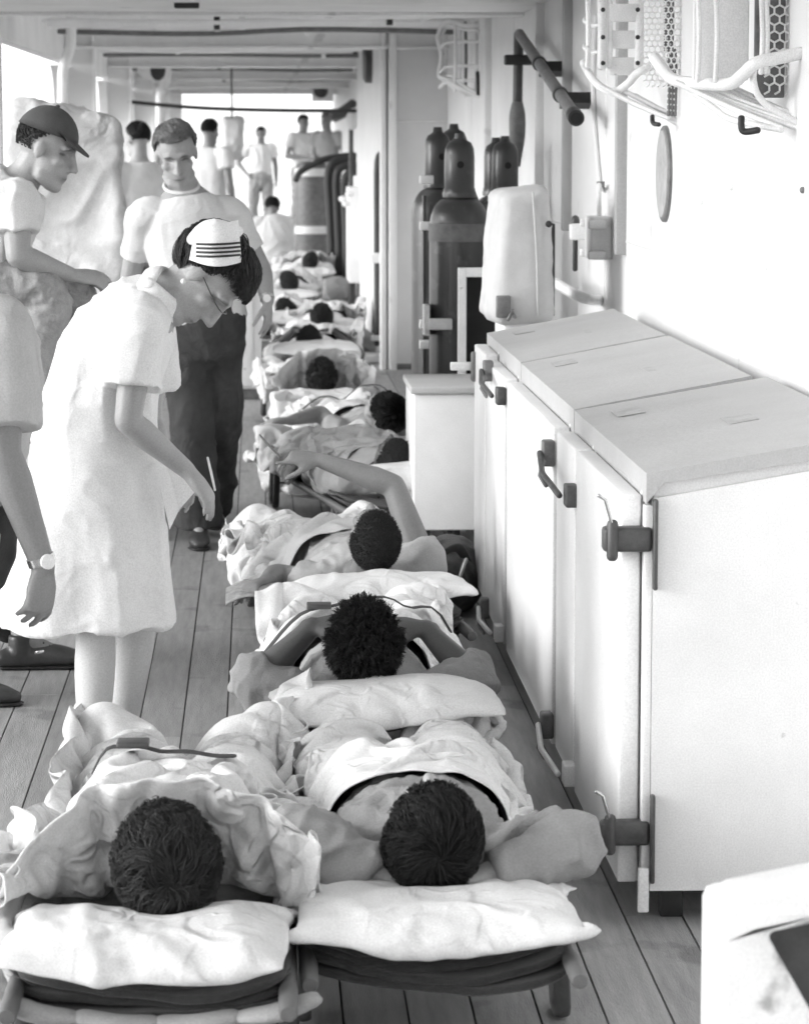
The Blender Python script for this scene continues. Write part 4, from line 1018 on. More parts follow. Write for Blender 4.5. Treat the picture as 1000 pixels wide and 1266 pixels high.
def watch(wr, el, root_, n=None):
    d = unit(np.asarray(wr) - np.asarray(el)); q = np.asarray(wr) - d * .015
    ww = mk('wristwatch', tube([q - d * .009, q + d * .009], [.032, .032], 18, cap='flat'), 'chrome', root_, angle=40)
    if n is not None: mk('watch_face', lathe([(.017, 0), (.017, .008), (.012, .010)], q + unit(n) * .029, 16, axis=n), 'paper', ww, angle=40)
# ================================================================== STANDING AND SITTING PEOPLE
def K(u, v, d): return PY(u, v, d)
# ---- nurse
D = 7.72
def nz_(u, v, dd=0.0): return K(u, v, D + dd)
J = dict(pelvis=nz_(118, 548, .02), chest=nz_(150, 428, .02), neck=nz_(196, 366, .0), head=nz_(255, 342, -.02),
         sh=[nz_(184, 392, .19), nz_(176, 396, -.16)], el=[nz_(185, 520, .24), nz_(158, 520, -.20)], wr=[nz_(205, 575, .16), nz_(232, 582, -.12)],
         hp=[nz_(122, 560, .09), nz_(112, 560, -.07)], kn=[nz_(168, 775, .07), nz_(119, 775, -.06)], an=[nz_(140, 955, .08), nz_(114, 975, -.05)])
J['hfr'] = frame((.36, -.16, -.92), (.90, -.10, .40))
J['toe'] = [J['an'][0] + A(.15, -.03, -.09), J['an'][1] + A(.15, -.04, -.09)]
J['hand'] = [(unit(A(.5, .1, -.8)), A(-.4, -.8, -.3), .8), (unit(A(.62, .05, -.78)), A(-.75, .25, -.6), .55, .05, .6)]
for i in (0, 1):
    J['an'][i][2] = .09; J['toe'][i][2] = .03
nurse = root('person', 'nurse in white dress and striped cap bending over the patients, pen in hand', 'person', (J['an'][1][0], D, 0))
bd = make_body(J, nurse, 'skin', .006, fem=True)
# stockings over the legs
for i in (0, 1):
    V, F = join(tube([lerp(J['kn'][i], J['hp'][i], .25), J['kn'][i], lerp(J['kn'][i], J['an'][i], .28), lerp(J['kn'][i], J['an'][i], .7), J['an'][i], J['an'][i] - A(0, 0, .03)], [.062, .050, .051, .038, .031, .031], 18, smooth=18))
    mk('stocking', (V, F), 'stocking', nurse); make_shoe(J['an'][i], J['toe'][i] * A(1, 1, 0), nurse, 'white', .9)
# dress: bodice + flared skirt
R = A(0, -1, 0)
path = [nz_(112, 770, .0), nz_(111, 700, .0), nz_(113, 620, .0), nz_(116, 560, 0), nz_(122, 510, 0), nz_(134, 460, 0), nz_(152, 418, 0), nz_(176, 382, 0), nz_(197, 366, 0)]
rad = [(.215, .228), (.195, .205), (.175, .178), (.162, .156), (.156, .147), (.150, .136), (.150, .125), (.13, .095), (.07, .060)]
sk = tube(path, rad, 40, xdir=R, smooth=40, cap='flat')
P = [sk]
for i in (0, 1):
    q = lerp(J['sh'][i], J['el'][i], .66); a0 = lerp(J['chest'], J['neck'], .6)
    P.append(tube([lerp(a0, J['sh'][i], .4), J['sh'][i], lerp(J['sh'][i], q, .5), q], [.070, .063, .066, .073], 18, cap='flat', smooth=12))
V, F, N = blob(P, .0075, 2)
ang = np.arctan2(V[:, 1] - D, V[:, 0] - path[0][0]); low = np.clip((1.0 - V[:, 2]) / .5, 0, 1)
V = V + N * (low * .007 * np.sin(ang * 7 + 4 * noise3(V * 2.5)))[:, None]
V = folds(V, N, .0055, 10, 4, (1, 1, .35))
dress = mk('dress', (V, F), 'dress', nurse)
cl = tube([nz_(180, 352, -.10), nz_(190, 335, -.05), nz_(196, 333, .03), nz_(206, 345, .09), nz_(219, 372, .06), nz_(222, 392, 0), nz_(214, 382, -.07), nz_(196, 366, -.11), nz_(180, 352, -.10)], [(.007, .024)] * 9, 10, smooth=40)
mk('collar', cl, 'dress', dress)
make_hair(J['head'], J['hfr'], nurse, 'hairmd', 'wavy', 8000, 1.03, 5, .0013, .12, .020, .012, front=.46, low=-.55, nape=-.95, whorl=(0, -.2, .98))
# cap
def capP(u, v, off=0.0): return K(u, v, D - .155 + .055 * ((u - 268) / 32.0) ** 2 + off)
b = MB(); nu, nv = 12, 6; Vg = []
def edge(s, t):
    top = (242 + 53 * s, 283 - 11 * s); bot = (234 + 65 * s, 321 + 7 * math.sin(s * math.pi) + 3 * s)
    return lerp(top, bot, t)
for off in (0, .012):
    Vg += [capP(*edge(i / nu, j / nv), off) for j in range(nv + 1) for i in range(nu + 1)]
n1 = (nu + 1) * (nv + 1); Fg = []
for j in range(nv):
    for i in range(nu):
        a = j * (nu + 1) + i; Fg += [(a, a + 1, a + nu + 2, a + nu + 1), (n1 + a, n1 + a + nu + 1, n1 + a + nu + 2, n1 + a + 1)]
bd_ = [i for i in range(nu + 1)] + [j * (nu + 1) + nu for j in range(1, nv + 1)] + [nv * (nu + 1) + i for i in range(nu - 1, -1, -1)] + [j * (nu + 1) for j in range(nv - 1, 0, -1)]
for a, c in zip(bd_, bd_[1:] + bd_[:1]): Fg.append((a, a + n1, c + n1, c))
ncap = mk('nurse_cap', (np.array(Vg), Fg), 'dress', nurse, angle=50)
mk('cap_crown', (lambda q: (q[0], q[1]))(blob([tube([capP(240, 296, .03), capP(262, 285, .05), capP(293, 286, .03)], [(.018, .022), (.03, .045), (.016, .022)], 12, smooth=8)], .006, 4)[:2]), 'dress', ncap)
for v in (301.5, 306.5, 311.5, 316.5):
    mk('stripe', tube([capP(u, v - 1.5 * (u - 242) / 56 + 1.2 * math.sin((u - 242) / 56 * 3.14), -.0025) for u in np.linspace(243, 297, 14)], [(.0015, .0030)] * 14, 6, xdir=(0, 1, 0)), 'black', ncap)
mk('pen', tube([K(257, 566, D - .15), K(261, 583, D - .14), K(266, 606, D - .13)], [.0028, .0034, .0028], 8), 'paper', nurse)
gl = mk('glasses', tube([J['head'] + A(x, y, z) @ J['hfr'] for x, y, z in ((.08, 0, .004), (.070, .07, .006), (.045, .098, .008), (.02, .102, .008), (0, .104, .010), (-.02, .102, .008), (-.045, .098, .008), (-.07, .07, .006), (-.08, 0, .004))], .0015, 6, smooth=30), 'steel', nurse)
mk('earring', ell(J['head'] + A(.085, .0, -.045) @ J['hfr'], (.007, .007, .007), n=8), 'paper', nurse)
# clip board / folded chart in the far hand
r = root('folded_chart', 'folded white paper chart held at the nurse\'s side', 'paper', K(215, 650, D + .05))
ch = np.array([K(188, 562, D + .02), K(205, 572, D + .05), K(246, 603, D + .1), K(222, 630, D + .08), K(210, 655, D + .04), K(200, 610, D + .03)])
V = np.concatenate([ch, ch + A(0, .012, 0)]); n = len(ch)
mk('paper', (V, [tuple(range(n))[::-1], tuple(range(n, 2 * n))] + [(i, (i + 1) % n, n + (i + 1) % n, n + i) for i in range(n)]), 'paper', r, smooth=False)
mk('clip', tube([K(168, 552, D + .0), K(176, 549, D), K(183, 560, D), K(188, 575, D + .02)], [.010, .014, .010, .006], 8, smooth=10), 'black', r)

# ---- man in white tee shirt walking
D2 = 13.0
def t_(u, v, dd=0.0): return K(u, v, D2 + dd)
J = dict(pelvis=t_(250, 398), chest=t_(236, 300), neck=t_(226, 232), head=t_(218, 190, -.05), sh=[t_(286, 266, .02), t_(178, 268, -.03)],
         el=[t_(323, 332, .06), t_(161, 345, .08)], wr=[t_(331, 372, -.02), t_(170, 415, .0)], hp=[t_(272, 402), t_(229, 402)],
         kn=[t_(272, 520, .06), t_(238, 520, -.05)], an=[t_(262, 625, .42), t_(245, 635, .0)])
J['hfr'] = frame((.07, -.90, -.42), (-.10, -.3, .95))
J['an'][0][2] = .12; J['an'][1][2] = .10
J['toe'] = [J['an'][0] + A(.02, -.17, -.07), J['an'][1] + A(.01, -.19, -.07)]
J['hand'] = [(unit(A(.02, -.1, -1)), A(-.9, .3, 0), .35, .15), (unit(A(.1, -.1, -1)), A(1, .2, 0), .4)]
man = root('person', 'man in white tee shirt and dark trousers walking up behind the nurse', 'person', (J['an'][1][0], D2, 0))
make_body(J, man, 'skin', .006, k=1.06, hs=1.04, brow=.3)
make_shirt(J, man, 'tee', 1.04, .66, .008, .02, -.22, .0032, 11, 2, slr=.010, neck=.72)
nb = J['neck'] + A(-.005, -.02, .012)
mk('neckband', tube([nb + A(.072 * math.cos(a), .064 * math.sin(a), .030 * math.sin(a) - .004) for a in np.linspace(0, 2 * math.pi, 33)], .008, 8), 'tee', man)
make_trousers(J, man, 'denimdk', 1.05, .010, .006, 3, 1.2, 1.03, 8)
mk('belt', tube([lerp(J['pelvis'], J['chest'], .30) + A(.165 * math.cos(a), .128 * math.sin(a), 0) for a in np.linspace(0, 2 * math.pi, 33)], [(.006, .018)] * 33, 8, xdir=(0, 0, 1)), 'black', man)
for i in (0, 1): make_shoe(J['an'][i] * A(1, 1, 1), J['toe'][i] * A(1, 1, 0) + A(0, 0, .03 if i == 0 else 0), man)
make_hair(J['head'], J['hfr'], man, 'hairlt', 'short', 3600, 1.06, 8, .0018, .055, .013, .005, front=.50, low=-.10, whorl=(.25, -.6, .75))
watch(J['wr'][0], J['el'][0], man, A(0, -1, 0))

# ---- seated man in a cap
D3 = 10.4
def s_(u, v, dd=0.0): return K(u, v, D3 + dd)
J = dict(pelvis=s_(-28, 335), chest=s_(-6, 268), neck=s_(28, 222), head=s_(58, 184, -.02), sh=[s_(10, 248, .20), s_(22, 250, -.17)],
         el=[s_(28, 318, .24), s_(22, 316, -.20)], wr=[s_(92, 342, .14), s_(88, 340, -.10)], hp=[s_(-20, 348, .10), s_(-20, 348, -.09)],
         kn=[s_(98, 378, .16), s_(58, 362, -.12)], an=[s_(70, 540, .14), s_(28, 530, -.12)])
J['hfr'] = frame((.92, -.14, -.34), (.3, 0, .95))
J['toe'] = [J['an'][0] + A(.17, -.02, -.05), J['an'][1] + A(.17, -.03, -.05)]
J['hand'] = [(unit(A(.9, -.2, -.15)), A(-.1, -.5, -.8), .7), (unit(A(.95, .1, -.1)), A(0, .5, -.8), .5)]
man = root('person', 'man in dark cap and white tee shirt sitting on the rail at left', 'person', (J['pelvis'][0], D3, 1.11))
make_body(J, man, 'skin', .0065, hs=1.02)
make_shirt(J, man, 'tee', 1.0, .55, .008, .02, .05, .006, 11, 7, slr=.024)
make_trousers(J, man, 'denim', 1.0, .009, .007, 9, 1.1, .95, 14)
for i in (0, 1): make_shoe(J['an'][i], J['toe'][i], man)
make_hair(J['head'], J['hfr'], man, 'hairmd', 'short', 900, 1.0, 3, .0026, .03, .006, .002, front=.5, low=-.25)
cfr = J['hfr']; cc = J['head'] + A(0, -.012, .032) @ cfr
V, F = ell((0, 0, 0), (.089, .108, .112), n=16); V = V.copy(); V[:, 2] = np.maximum(V[:, 2], .022 - .12 * V[:, 1] * 0)
capo = mk('cap', (V @ cfr + cc, F), 'cap', man)
br = [(math.sin(t) * .078, .07 + .085 * math.cos(t) * 1.0, .018 - .030 * (math.cos(t))) for t in np.linspace(-1.45, 1.45, 15)]
br2 = [(x * .98, .05, .034) for x, y, z in br]
V = np.array(br + br2); V = np.concatenate([V, V + A(0, 0, .006)]); n = 15
F = [(i, i + 1, n + i + 1, n + i) for i in range(n - 1)] + [(2 * n + i, 3 * n + i, 3 * n + i + 1, 2 * n + i + 1) for i in range(n - 1)] + [(i, 2 * n + i, 2 * n + i + 1, i + 1) for i in range(n - 1)]
mk('visor', (V @ cfr + cc, F), 'cap', capo)
mk('cap_button', ell(cc + A(0, 0, .113) @ cfr, (.008, .008, .006), n=8), 'cap', capo)
# ---- man behind him: only an arm of head and the shoes show
D5 = 10.75
def h_(u, v, dd=0.0): return K(u, v, D5 + dd)
J = dict(pelvis=h_(-40, 470), chest=h_(-28, 335), neck=h_(-40, 235), head=h_(-50, 190), sh=[h_(-18, 262, .2), h_(-12, 262, -.18)], el=[h_(-30, 370, .24), h_(-30, 370, -.22)],
         wr=[h_(-30, 470, .2), h_(-30, 470, -.2)], hp=[h_(-38, 480, .1), h_(-38, 480, -.08)], kn=[h_(-10, 635, .08), h_(-34, 640, -.1)], an=[h_(26, 765, -.35), h_(-38, 800, -1.0)])
J['an'][0] = PZ(28, 790, .10); J['an'][1] = PZ(-62, 832, .10)
J['kn'][0] = lerp(J['hp'][0], J['an'][0], .5) + A(.06, 0, 0); J['kn'][1] = lerp(J['hp'][1], J['an'][1], .5) + A(.05, 0, 0)
J['hfr'] = frame((.9, .3, -.2), (.2, 0, 1)); J['toe'] = [J['an'][0] + A(.20, .02, -.09), J['an'][1] + A(.20, -.02, -.09)]
J['hand'] = [None, None]
man = root('person', 'sailor mostly out of frame at left, dark trousers and shoes behind the nurse', 'person', (J['an'][0][0], J['an'][0][1], 0))
make_body(J, man, 'skinmid', .009); make_shirt(J, man, 'tee', 1.0, .6, .012); make_trousers(J, man, 'denimdk', 1.0, .011, .010, 4, 1.2, .9)
for i in (0, 1): make_shoe(J['an'][i], J['toe'][i] * A(1, 1, 0), man, 'leather')
make_hair(J['head'], J['hfr'], man, 'hairlt', 'short', 500, 1.0, 4, .003, .03, .008, .002)

# ---- foreground man at the left edge
D4 = 6.95
def f_(u, v, dd=0.0): return K(u, v, D4 + dd)
J = dict(pelvis=f_(-62, 640), chest=f_(-26, 462, .05), neck=f_(-6, 378, .1), head=f_(10, 290, .1) + A(-.07, 0, .05), sh=[f_(4, 412, .30), f_(-2, 408, -.10)], el=[f_(-20, 560, .34), f_(4, 560, -.16)],
         wr=[f_(-20, 690, .34), f_(54, 700, -.14)], hp=[f_(-60, 660, .12), f_(-58, 660, -.08)], kn=[f_(-50, 880, .12), f_(-54, 880, -.1)], an=[f_(-50, 1090, .12), f_(-58, 1090, -.1)])
J['head'] = f_(-78, 318, .1); J['neck'] = f_(-32, 372, .1)
J['hfr'] = frame((.8, .3, -.4), (.35, 0, .93)); 
for i in (0, 1): J['an'][i][2] = .1
J['toe'] = [J['an'][i] + A(.2, 0, -.09) for i in (0, 1)]
J['hand'] = [None, (unit(A(-.10, -.02, -1)), A(-.62, .75, -.1), .62, .10, .35)]
man = root('person', 'man at left edge in pale short-sleeved shirt, arm with wristwatch hanging down', 'person', (J['an'][1][0], D4, 0))
make_body(J, man, 'skinmid', .0055, k=1.04)
make_shirt(J, man, 'shirtlight', 1.0, .80, .008, .025, .25, .0045, 9, 12, slr=.04)
make_trousers(J, man, 'denimdk', 1.0, .012)
pk = f_(26, 440, .16)
for k, (u, v) in enumerate(((26, 408), (41, 452), (50, 500))): mk('button', lathe([(.008, 0), (.008, .003)], f_(u, v, -.02), 12, axis=unit(A(.5, -.8, 0))), 'paper', man)
for i in (0, 1): make_shoe(J['an'][i], J['toe'][i] * A(1, 1, 0), man)
make_hair(J['head'], J['hfr'], man, 'hairmd', 'short', 500, 1.0, 14)
watch(J['wr'][1], J['el'][1], man, A(.5, -.85, 0))
q = J['wr'][1]; mk('ring', lathe([(.0105, -.002), (.0115, 0), (.0105, .002)], f_(49, 806, -.15), 12, axis=(.2, -.3, -1)), 'chrome', man)

# ---- far people: one builder
def standing(label, u, vtop, d, face, shirt='tee', pants='denim', skin='skinmid', hair='hairdk', h=1.78, pose='hips', hw=0, vox=.012, lean=0.0, group=None):
    top = K(u, vtop, d); s = h / 1.78; x, y = top[0], d; z0 = top[2] - h
    f = unit(A(face[0], face[1], 0)); R = A(f[1], -f[0], 0)
    o = A(x, y, z0); up = A(0, 0, 1)
    L = lambda a, b, c: o + (R * a + f * b + up * c) * s + (R * lean * (c - .9) if c > .9 else 0)
    J = dict(pelvis=L(0, 0, .96), chest=L(0, 0, 1.28), neck=L(0, .01, 1.50), head=L(0, .03, 1.65), sh=[L(-.19, 0, 1.43), L(.19, 0, 1.43)], hp=[L(-.09, 0, .93), L(.09, 0, .93)],
             kn=[L(-.12, .03, .50), L(.12, .03, .50)], an=[L(-.14, -.02, .09), L(.14, -.02, .09)], toe=[L(-.16, .2, .02), L(.16, .2, .02)])
    J['hfr'] = frame(f + up * (-.15), up)
    if pose == 'hips': J['el'] = [L(-.24, -.05, 1.14), L(.40, -.12, 1.18)]; J['wr'] = [L(-.26, .02, .88), L(.22, .05, 1.0)]
    elif pose == 'hold': J['el'] = [L(-.27, -.05, 1.14), L(.27, -.02, 1.14)]; J['wr'] = [L(-.24, .03, .90), L(.10, .24, 1.12)]
    else: J['el'] = [L(-.27, -.04, 1.14), L(.27, -.04, 1.14)]; J['wr'] = [L(-.26, .05, .88), L(.26, .05, .88)]
    J['hand'] = [(unit(J['wr'][i] - J['el'][i]), R * (1 if i == 0 else -1), .4) for i in (0, 1)]
    r = root('person', label, 'person', (x, y, max(z0, 0)), group=group)
    make_body(J, r, skin, vox); make_shirt(J, r, shirt, 1.0, .5, .014, .018, .0, .006, 10, len(label) % 50, slr=.03); make_trousers(J, r, pants, 1.0, .014, .008, 3, 1.0, .97)
    for i in (0, 1): make_shoe(J['an'][i], J['toe'][i] * A(1, 1, 0) + A(0, 0, max(z0, 0)), r)
    make_hair(J['head'], J['hfr'], r, hair, 'short', 350, 1.0, 6, .005, .04, .010, .002)
    return r, J
standing('far man in white tee shirt with one hand on his hip against the bright opening', 322, 156, 51, (-.1, -1), lean=-.02)
standing('far man in white tee shirt looking down beside the drum', 374, 141, 48, (.5, -.8), pose='hold', hair='hairdk', h=1.80)
standing('far man in pale mottled jacket with light hair above the drum', 405, 138, 46, (-.5, -.7), shirt='shirtgrey', hair='hairlt', pose='hold', h=1.80)
standing('man in white tee shirt seen from behind left of the hanging cover', 258, 146, 31, (.55, .85), pose='down', h=1.80)
standing('man in white shirt half hidden between tarpaulin and walking man, head turned away', 173, 149, 22, (-.5, .75), hair='hairdk', skin='skin', pose='down', h=1.80)
# kneeling man in white shirt, back to the camera
Dk = 36
def k_(u, v, dd=0.0): return K(u, v, Dk + dd)
J = dict(pelvis=k_(342, 325), chest=k_(342, 292, .05), neck=k_(338, 268, .15), head=k_(337, 257, .2), sh=[k_(320, 277, .1), k_(360, 277, .1)], el=[k_(316, 305, .3), k_(366, 305, .3)], wr=[k_(325, 315, .5), k_(358, 315, .5)],
         hp=[k_(332, 328), k_(352, 328)], kn=[k_(330, 335, .4), k_(355, 335, .4)], an=[k_(330, 342, .0), k_(355, 342, .0)])
J['hfr'] = frame((0, .9, -.35), (0, .35, .93)); J['hand'] = [None, None]; J['toe'] = [J['an'][i] + A(0, -.12, -.02) for i in (0, 1)]
for i in (0, 1): J['an'][i][2] = .10; J['kn'][i][2] = .12; J['toe'][i][2] = .05
r = root('person', 'man in white shirt kneeling with his back to the camera at the far patients', 'person', (J['pelvis'][0], Dk, 0))
make_body(J, r, 'skinmid', .012); make_shirt(J, r, 'tee', 1.15, .7, .014, .03, .1, .008, 10, 5); make_trousers(J, r, 'denim', 1.0, .014)
make_hair(J['head'], J['hfr'], r, 'hairdk', 'short', 350, 1.05, 6, .005, .04, .012, .002)
# ================================================================== LITTERS AND PATIENTS (litter axes: x right, y towards the feet, origin under the head end)
def litter_parts(r, pad=False, sag=.045):
    for s in (-1, 1):
        mk('pole', tube([(s * .25, .14, .18), (s * .25, 2.15, .18)], .017, 14, cap='flat'), 'wood', r, angle=50)
        for a, b in ((0, .16), (2.13, 2.29)): mk('handle', tube([(s * .25, a, .18), (s * .25, a + .012, .18), (s * .25, b - .012, .18), (s * .25, b, .18)], [.014, .0175, .0185, .0175] if a == 0 else [.0175, .0185, .0175, .014], 14, cap='flat'), 'wood', r, angle=50)
        for y in (.40, 1.86):
            lg = mk('leg', tube([(s * .25, y - .05, .17), (s * .255, y - .055, .03), (s * .255, y - .04, .012), (s * .255, y + .04, .012), (s * .255, y + .055, .03), (s * .25, y + .05, .17)], [(.016, .006)] * 6, 8, xdir=(1, 0, 0)), 'steel', r)
    for y in (.40, 1.86): mk('spreader', bbox((-.236, y - .012, .115), (.236, y + .012, .122), .002), 'steel', r)
    nx, ny = 13, 25; xs = np.linspace(-.255, .255, nx); ys = np.linspace(.2, 2.09, ny)
    V = np.array([(x, y, .205 - (sag + .02) * (1 - (x / .255) ** 2) ** .8) for y in ys for x in xs]); lo = V - A(0, 0, .004)
    F = [tuple(f) for f in grid_faces(nx, ny)]; n = len(V)
    mk('canvas', (np.concatenate([V, lo]), F + [tuple(i + n for i in f[::-1]) for f in F] + [(i, i + n, i + 1 + n, i + 1) for i in range(nx - 1)]), 'litter', r)
    if pad:
        xs = np.linspace(-.28, .30, 5)
        for a, b in zip(xs[:-1], xs[1:]):
            zz = lambda x: .135 + .50 * (x - .02) ** 2
            m_ = (a + b) / 2
            V, F, N = blob([tube([(a + .012, .115, zz(a)), (m_, .10, zz(m_) - .002), (b - .008, .115, zz(b))], [(.012, .036), (.017, .04), (.012, .036)], 14, xdir=(0, 0, 1), smooth=10)], .008, 3)
            mk('pad_segment', (V, F), 'pad', r)
def fold_blanket(seed, n=4, w=.51, y0=.13, z0=.165):
    """folded wool blanket: n layers with rounded front edges, sagging in the middle"""
    b = MB(); nx = 40; rg = np.random.default_rng(seed)
    for k in range(n):
        th = .017; zc = z0 + k * .021; dep = .42 - .03 * k; yf = y0 + .012 * rg.uniform(-1, 1) + .010 * k
        prof = [(yf + dep, zc + th * .5)] + [(yf + .012 - .012 * math.cos(a), zc + th * .5 * math.sin(a)) for a in np.linspace(math.pi / 2, -math.pi / 2, 7)] + [(yf + dep, zc - th * .5)]
        xs = np.linspace(-w / 2, w / 2, nx); m = len(prof); V = []
        for x in xs:
            t = x / (w / 2); e = math.sqrt(max(0, 1 - abs(t) ** 8)); sag = -.034 * (1 - t * t) + .010 * math.sin(3 * t + seed + k) * .6
            off = .012 * math.sin(2.3 * t + k * 1.3 + seed)
            for y, z in prof: V.append((x, y + off + (1 - e) * .08, zc + (z - zc) * (.25 + .75 * e) + sag))
        V = np.array(V); V += (.003 * fbm(V * 14 + seed, 2))[:, None] * A(.2, 1, 1)
        F = [(i * m + j, (i + 1) * m + j, (i + 1) * m + (j + 1) % m, i * m + (j + 1) % m) for i in range(nx - 1) for j in range(m)] + [tuple(range(m)), tuple((nx - 1) * m + j for j in range(m))[::-1]]
        b.add(V, F)
    return b.vf()
def pillow_sim(w=.54, l=.36, vol=.012, head=None, base=lambda x, y: np.full(len(x), .23), c=(0, .30), rot=0.0, nx=40, ny=26, seed=0, tilt=0.0):
    u, v = np.meshgrid(np.linspace(-.5, .5, nx), np.linspace(-.5, .5, ny)); rg = np.random.default_rng(seed)
    x0, y0 = u.ravel() * w, v.ravel() * l
    def lay(s): return np.stack([x0, y0, s * .025 * (1 - (2 * u.ravel()) ** 4) * (1 - (2 * v.ravel()) ** 4) + rg.normal(0, .002, x0.size)], 1)
    T_, B_ = lay(1), lay(-1)
    bnd = ((np.abs(u.ravel()) > .4999) | (np.abs(v.ravel()) > .4999)); n = nx * ny
    mp = np.arange(2 * n); mp[n:][bnd] = np.arange(n)[bnd]
    used, inv = np.unique(mp, return_inverse=True); X = np.concatenate([T_, B_])[used]
    F = grid_faces(nx, ny); F = np.concatenate([F, (F + n)[:, ::-1]]); F = inv[F]
    E, S = grid_edges(nx, ny); rest2 = np.hypot(x0[E[:, 0]] - x0[E[:, 1]], y0[E[:, 0]] - y0[E[:, 1]])
    E2 = inv[np.concatenate([E, E + n])]; rest = np.concatenate([rest2, rest2]); S = np.concatenate([S, S])
    ok = E2[:, 0] != E2[:, 1]; E2, rest, S = E2[ok], rest[ok], S[ok]
    cr, sr = math.cos(rot), math.sin(rot)
    X = np.stack([X[:, 0] * cr - X[:, 1] * sr + c[0], X[:, 0] * sr + X[:, 1] * cr + c[1], X[:, 2] + .33 + tilt * X[:, 0]], 1)
    Ft = np.concatenate([F[:, :3], F[:, [0, 2, 3]]])
    def col(Y):
        Y = Y.copy(); b = base(Y[:, 0], Y[:, 1]); Y[:, 2] = np.maximum(Y[:, 2], b + .004)
        if head is not None: Y = ell_push(Y, head[0], head[1])
        return Y
    X = solve(X, E2, rest, S, col, 110, 7, -6.0, 1 / 60, .93, press=(Ft, lambda vv: np.clip((vol - vv) / vol, -1, 1.5) * 60), fr=.5)
    return X, F
def sheet_sim(x0, x1, y0, y1, caps, h=.021, seed=0, z0=.46, squeeze=.93, tilt=0.0, steps=90, pillow=None, extra=None, sy=.95, fr=.9, grow=1.4, settle=True, xl=.31, xr=.31):
    nx, ny = int((x1 - x0) / h) + 1, int((y1 - y0) / h) + 1
    gx, gy = np.meshgrid(np.linspace(x0, x1, nx), np.linspace(y0, y1, ny)); gx, gy = gx.ravel(), gy.ravel()
    E, S = grid_edges(nx, ny, .09); rest = np.hypot(gx[E[:, 0]] - gx[E[:, 1]], gy[E[:, 0]] - gy[E[:, 1]])
    xm, ym = (x0 + x1) / 2, (y0 + y1) / 2
    P = np.stack([gx, gy, np.zeros_like(gx)], 1); nzz = fbm(P * 5 + seed, 3)
    ph = 2.2 * noise3(P * 2.1 + 11 + seed); rip = .030 * np.sin(gx * 42 + gy * 9 * noise3(P * 1.3 + seed) + 3 * ph) * (.5 + .5 * noise3(P * 2.7 + 5 + seed)) + .018 * np.sin(gy * 38 + 4 * ph)
    X = np.stack([xm + (gx - xm) * squeeze + .03 * noise3(P * 3 + 40 + seed), ym + (gy - ym) * sy + .03 * noise3(P * 3 + 70 + seed), z0 + .05 * nzz + tilt * gx + rip], 1)
    poles = [(A(s * .25, 0.0, .18), A(s * .25, 2.29, .18), .022, .022) for s in (-1, 1)]
    cps = caps + poles
    def col(Y):
        Y = Y.copy(); Y[:, 0] = np.clip(Y[:, 0], -xl, xr); inn = (np.abs(Y[:, 0]) < .27) & (Y[:, 1] > .15) & (Y[:, 1] < 2.1)
        Y[:, 2] = np.where(inn, np.maximum(Y[:, 2], .205), np.maximum(Y[:, 2], .012))
        Y = caps_push(Y, cps)
        if extra is not None: Y = extra(Y)
        return Y
    g_ = 1 + (grow - 1) * (1 + .6 * noise3(P * 2.3 + 33 + seed)); X = solve(X, E, rest, S, col, steps, 7, -1.0, 1 / 50, .96, fr=fr, stick=.9, om=1.8, grow=(g_[E[:, 0]] + g_[E[:, 1]]) / 2)
    if settle:                                                     # let the turned-down edge lie on the chest
        base = np.full(len(X), .205); 
        for a, b, ra, rb in caps:
            ax = (b - a)[:2]; t2 = np.clip(((X[:, :2] - a[:2]) @ ax) / (ax @ ax + 1e-9), 0, 1); q2 = a + t2[:, None] * (b - a)
            dh = np.linalg.norm(X[:, :2] - q2[:, :2], axis=1); r2 = ra + (rb - ra) * t2 + .004
            base = np.where(dh < r2, np.maximum(base, q2[:, 2] + np.sqrt(np.maximum(r2 ** 2 - dh ** 2, 0))), base)
        w = np.clip((X[:, 1] - y0 - .04) / .30, .04, 1); inn = np.abs(X[:, 0]) < .27
        X[:, 2] = np.where(inn & (X[:, 2] > base), base + (X[:, 2] - base) * w, X[:, 2])
    return X, grid_faces(nx, ny)
def body_caps(J):
    c = [(J['chest'] + A(-.065, 0, 0), J['pelvis'] + A(-.06, 0, 0), .135, .125), (J['chest'] + A(.065, 0, 0), J['pelvis'] + A(.06, 0, 0), .135, .125), (J['chest'], J['pelvis'], .138, .13)]
    for i in (0, 1):
        c += [(J['hp'][i], J['kn'][i], .10, .075), (J['kn'][i], J['an'][i], .075, .05), (J['an'][i], J['toe'][i], .06, .055),
              (J['sh'][i], J['el'][i], .065, .055), (J['el'][i], J['wr'][i], .055, .04)]
    return c
